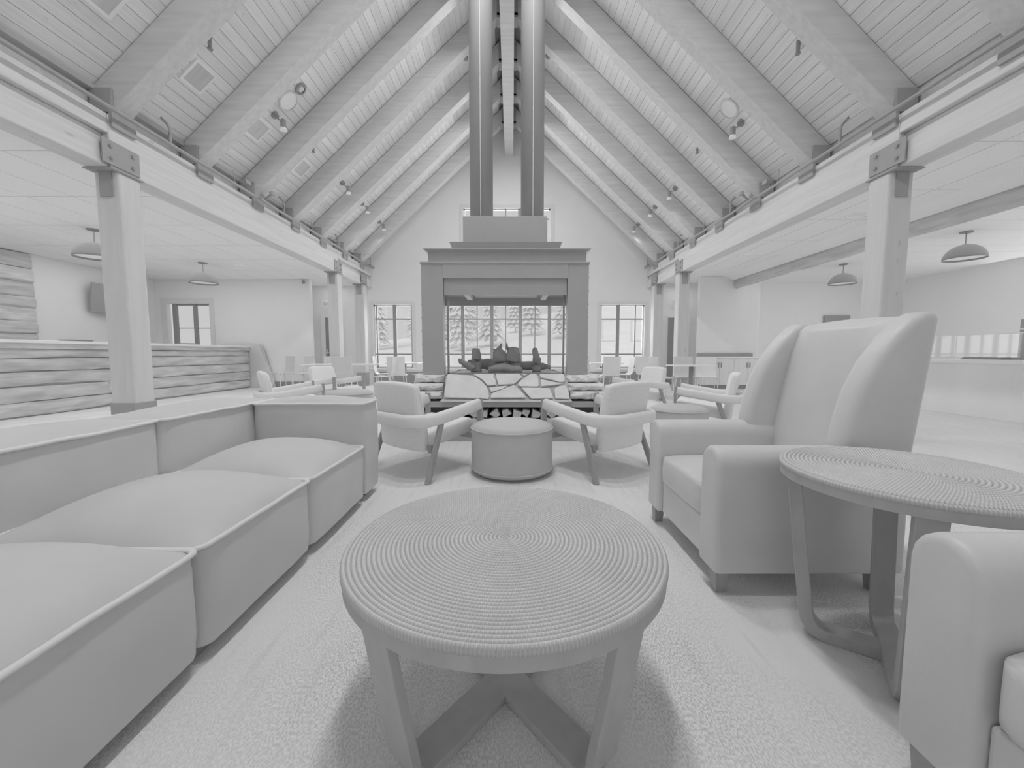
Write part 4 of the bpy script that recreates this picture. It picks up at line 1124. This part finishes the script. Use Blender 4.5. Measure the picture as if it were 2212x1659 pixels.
# ------------------------------------------------------------------ outside: snow, conifers, lodge
b = nb(); nx, ny = 40, 30; g = []
for i in range(nx + 1):
    r = []
    for j in range(ny + 1):
        x = -60 + 120 * i / nx; y = 13.2 + 90 * (j / ny) ** 1.5; d = y - 13.2
        h = -.25 + max(0, d - 12) * (.10 + .0022 * (x + 10)) + .5 * mathutils.noise.noise((x * .05, y * .05, 0)) * min(1, d / 20)
        r.append(b.verts.new((x, y, h)))
    g.append(r)
for i in range(nx):
    for j in range(ny): b.faces.new((g[i][j], g[i + 1][j], g[i + 1][j + 1], g[i][j + 1]))
obj('terrain', b, M['snow'], smooth=True, kind='structure')


def hill(x, y):
    d = y - 13.2; return -.25 + max(0, d - 12) * (.10 + .0022 * (x + 10)) + .5 * mathutils.noise.noise((x * .05, y * .05, 0)) * min(1, d / 20)


def conifer(x, y, h):
    t = thing('conifer', 'snowy conifer on the slope outside the gable windows', 'tree', (x, y, hill(x, y) - .1), random.uniform(0, 6), 'conifers on the snowy slope')
    b = nb(); rod(b, (0, 0, 0), (0, 0, h * .9), .12, 6); obj('trunk', b, M['trunk'], t)
    b = nb(); n = 15
    for k in range(n):
        z = h * (.10 + .85 * k / n); r = (h * .17 * (1 - k / n) + .12) * random.uniform(.8, 1.15)
        seg = 9; c = b.verts.new((0, 0, z + h * .12)); rim = [b.verts.new((r * (1 if q % 2 else .6) * math.cos(2 * PI * q / (2 * seg) + k), r * (1 if q % 2 else .6) * math.sin(2 * PI * q / (2 * seg) + k), z - .25 * (q % 2))) for q in range(2 * seg)]
        for q in range(2 * seg): b.faces.new((c, rim[q], rim[(q + 1) % (2 * seg)]))
    obj('foliage', b, M['conifer'], t, rec=False)
    return t


for x, y, h in ((-14, 42, 9), (-10, 45, 11), (-7, 40, 8), (-4.6, 37, 9), (-2.2, 42, 9), (-12, 52, 12), (-8, 54, 13), (-17, 48, 11), (.5, 60, 10), (2.5, 52, 11), (-5.5, 50, 12), (6, 47, 9), (-19, 40, 10), (-22, 46, 12)): conifer(x, y, h)
ld = thing('lodge_building', 'pale timber lodge outside the right gable window', 'building', (9.5, 31, hill(9.5, 31)))
bx('wall', M['lodge'], ld, -4, 6, 0, 7, -.5, 4.2)
b = nb(); prism(b, [(-4.8, 4.0), (1, 7.0), (6.8, 4.0), (6.8, 4.3), (1, 7.4), (-4.8, 4.3)], 'y', -.7, 7.6); obj('roof', b, M['snow'], ld)
b = nb(); prism(b, [(-4, 4.2), (6, 4.2), (1, 6.8)], 'y', .05, 6.9); obj('gable', b, M['lodge'], ld)
for x in (-2.6, -.4, 2, 4): f = bx('window', M['trim'], ld, x, x + 1.1, -.05, .02, 1.2, 2.8); bx('pane', M['lodge'], f, x + .1, x + 1.0, -.07, -.05, 1.3, 2.7)
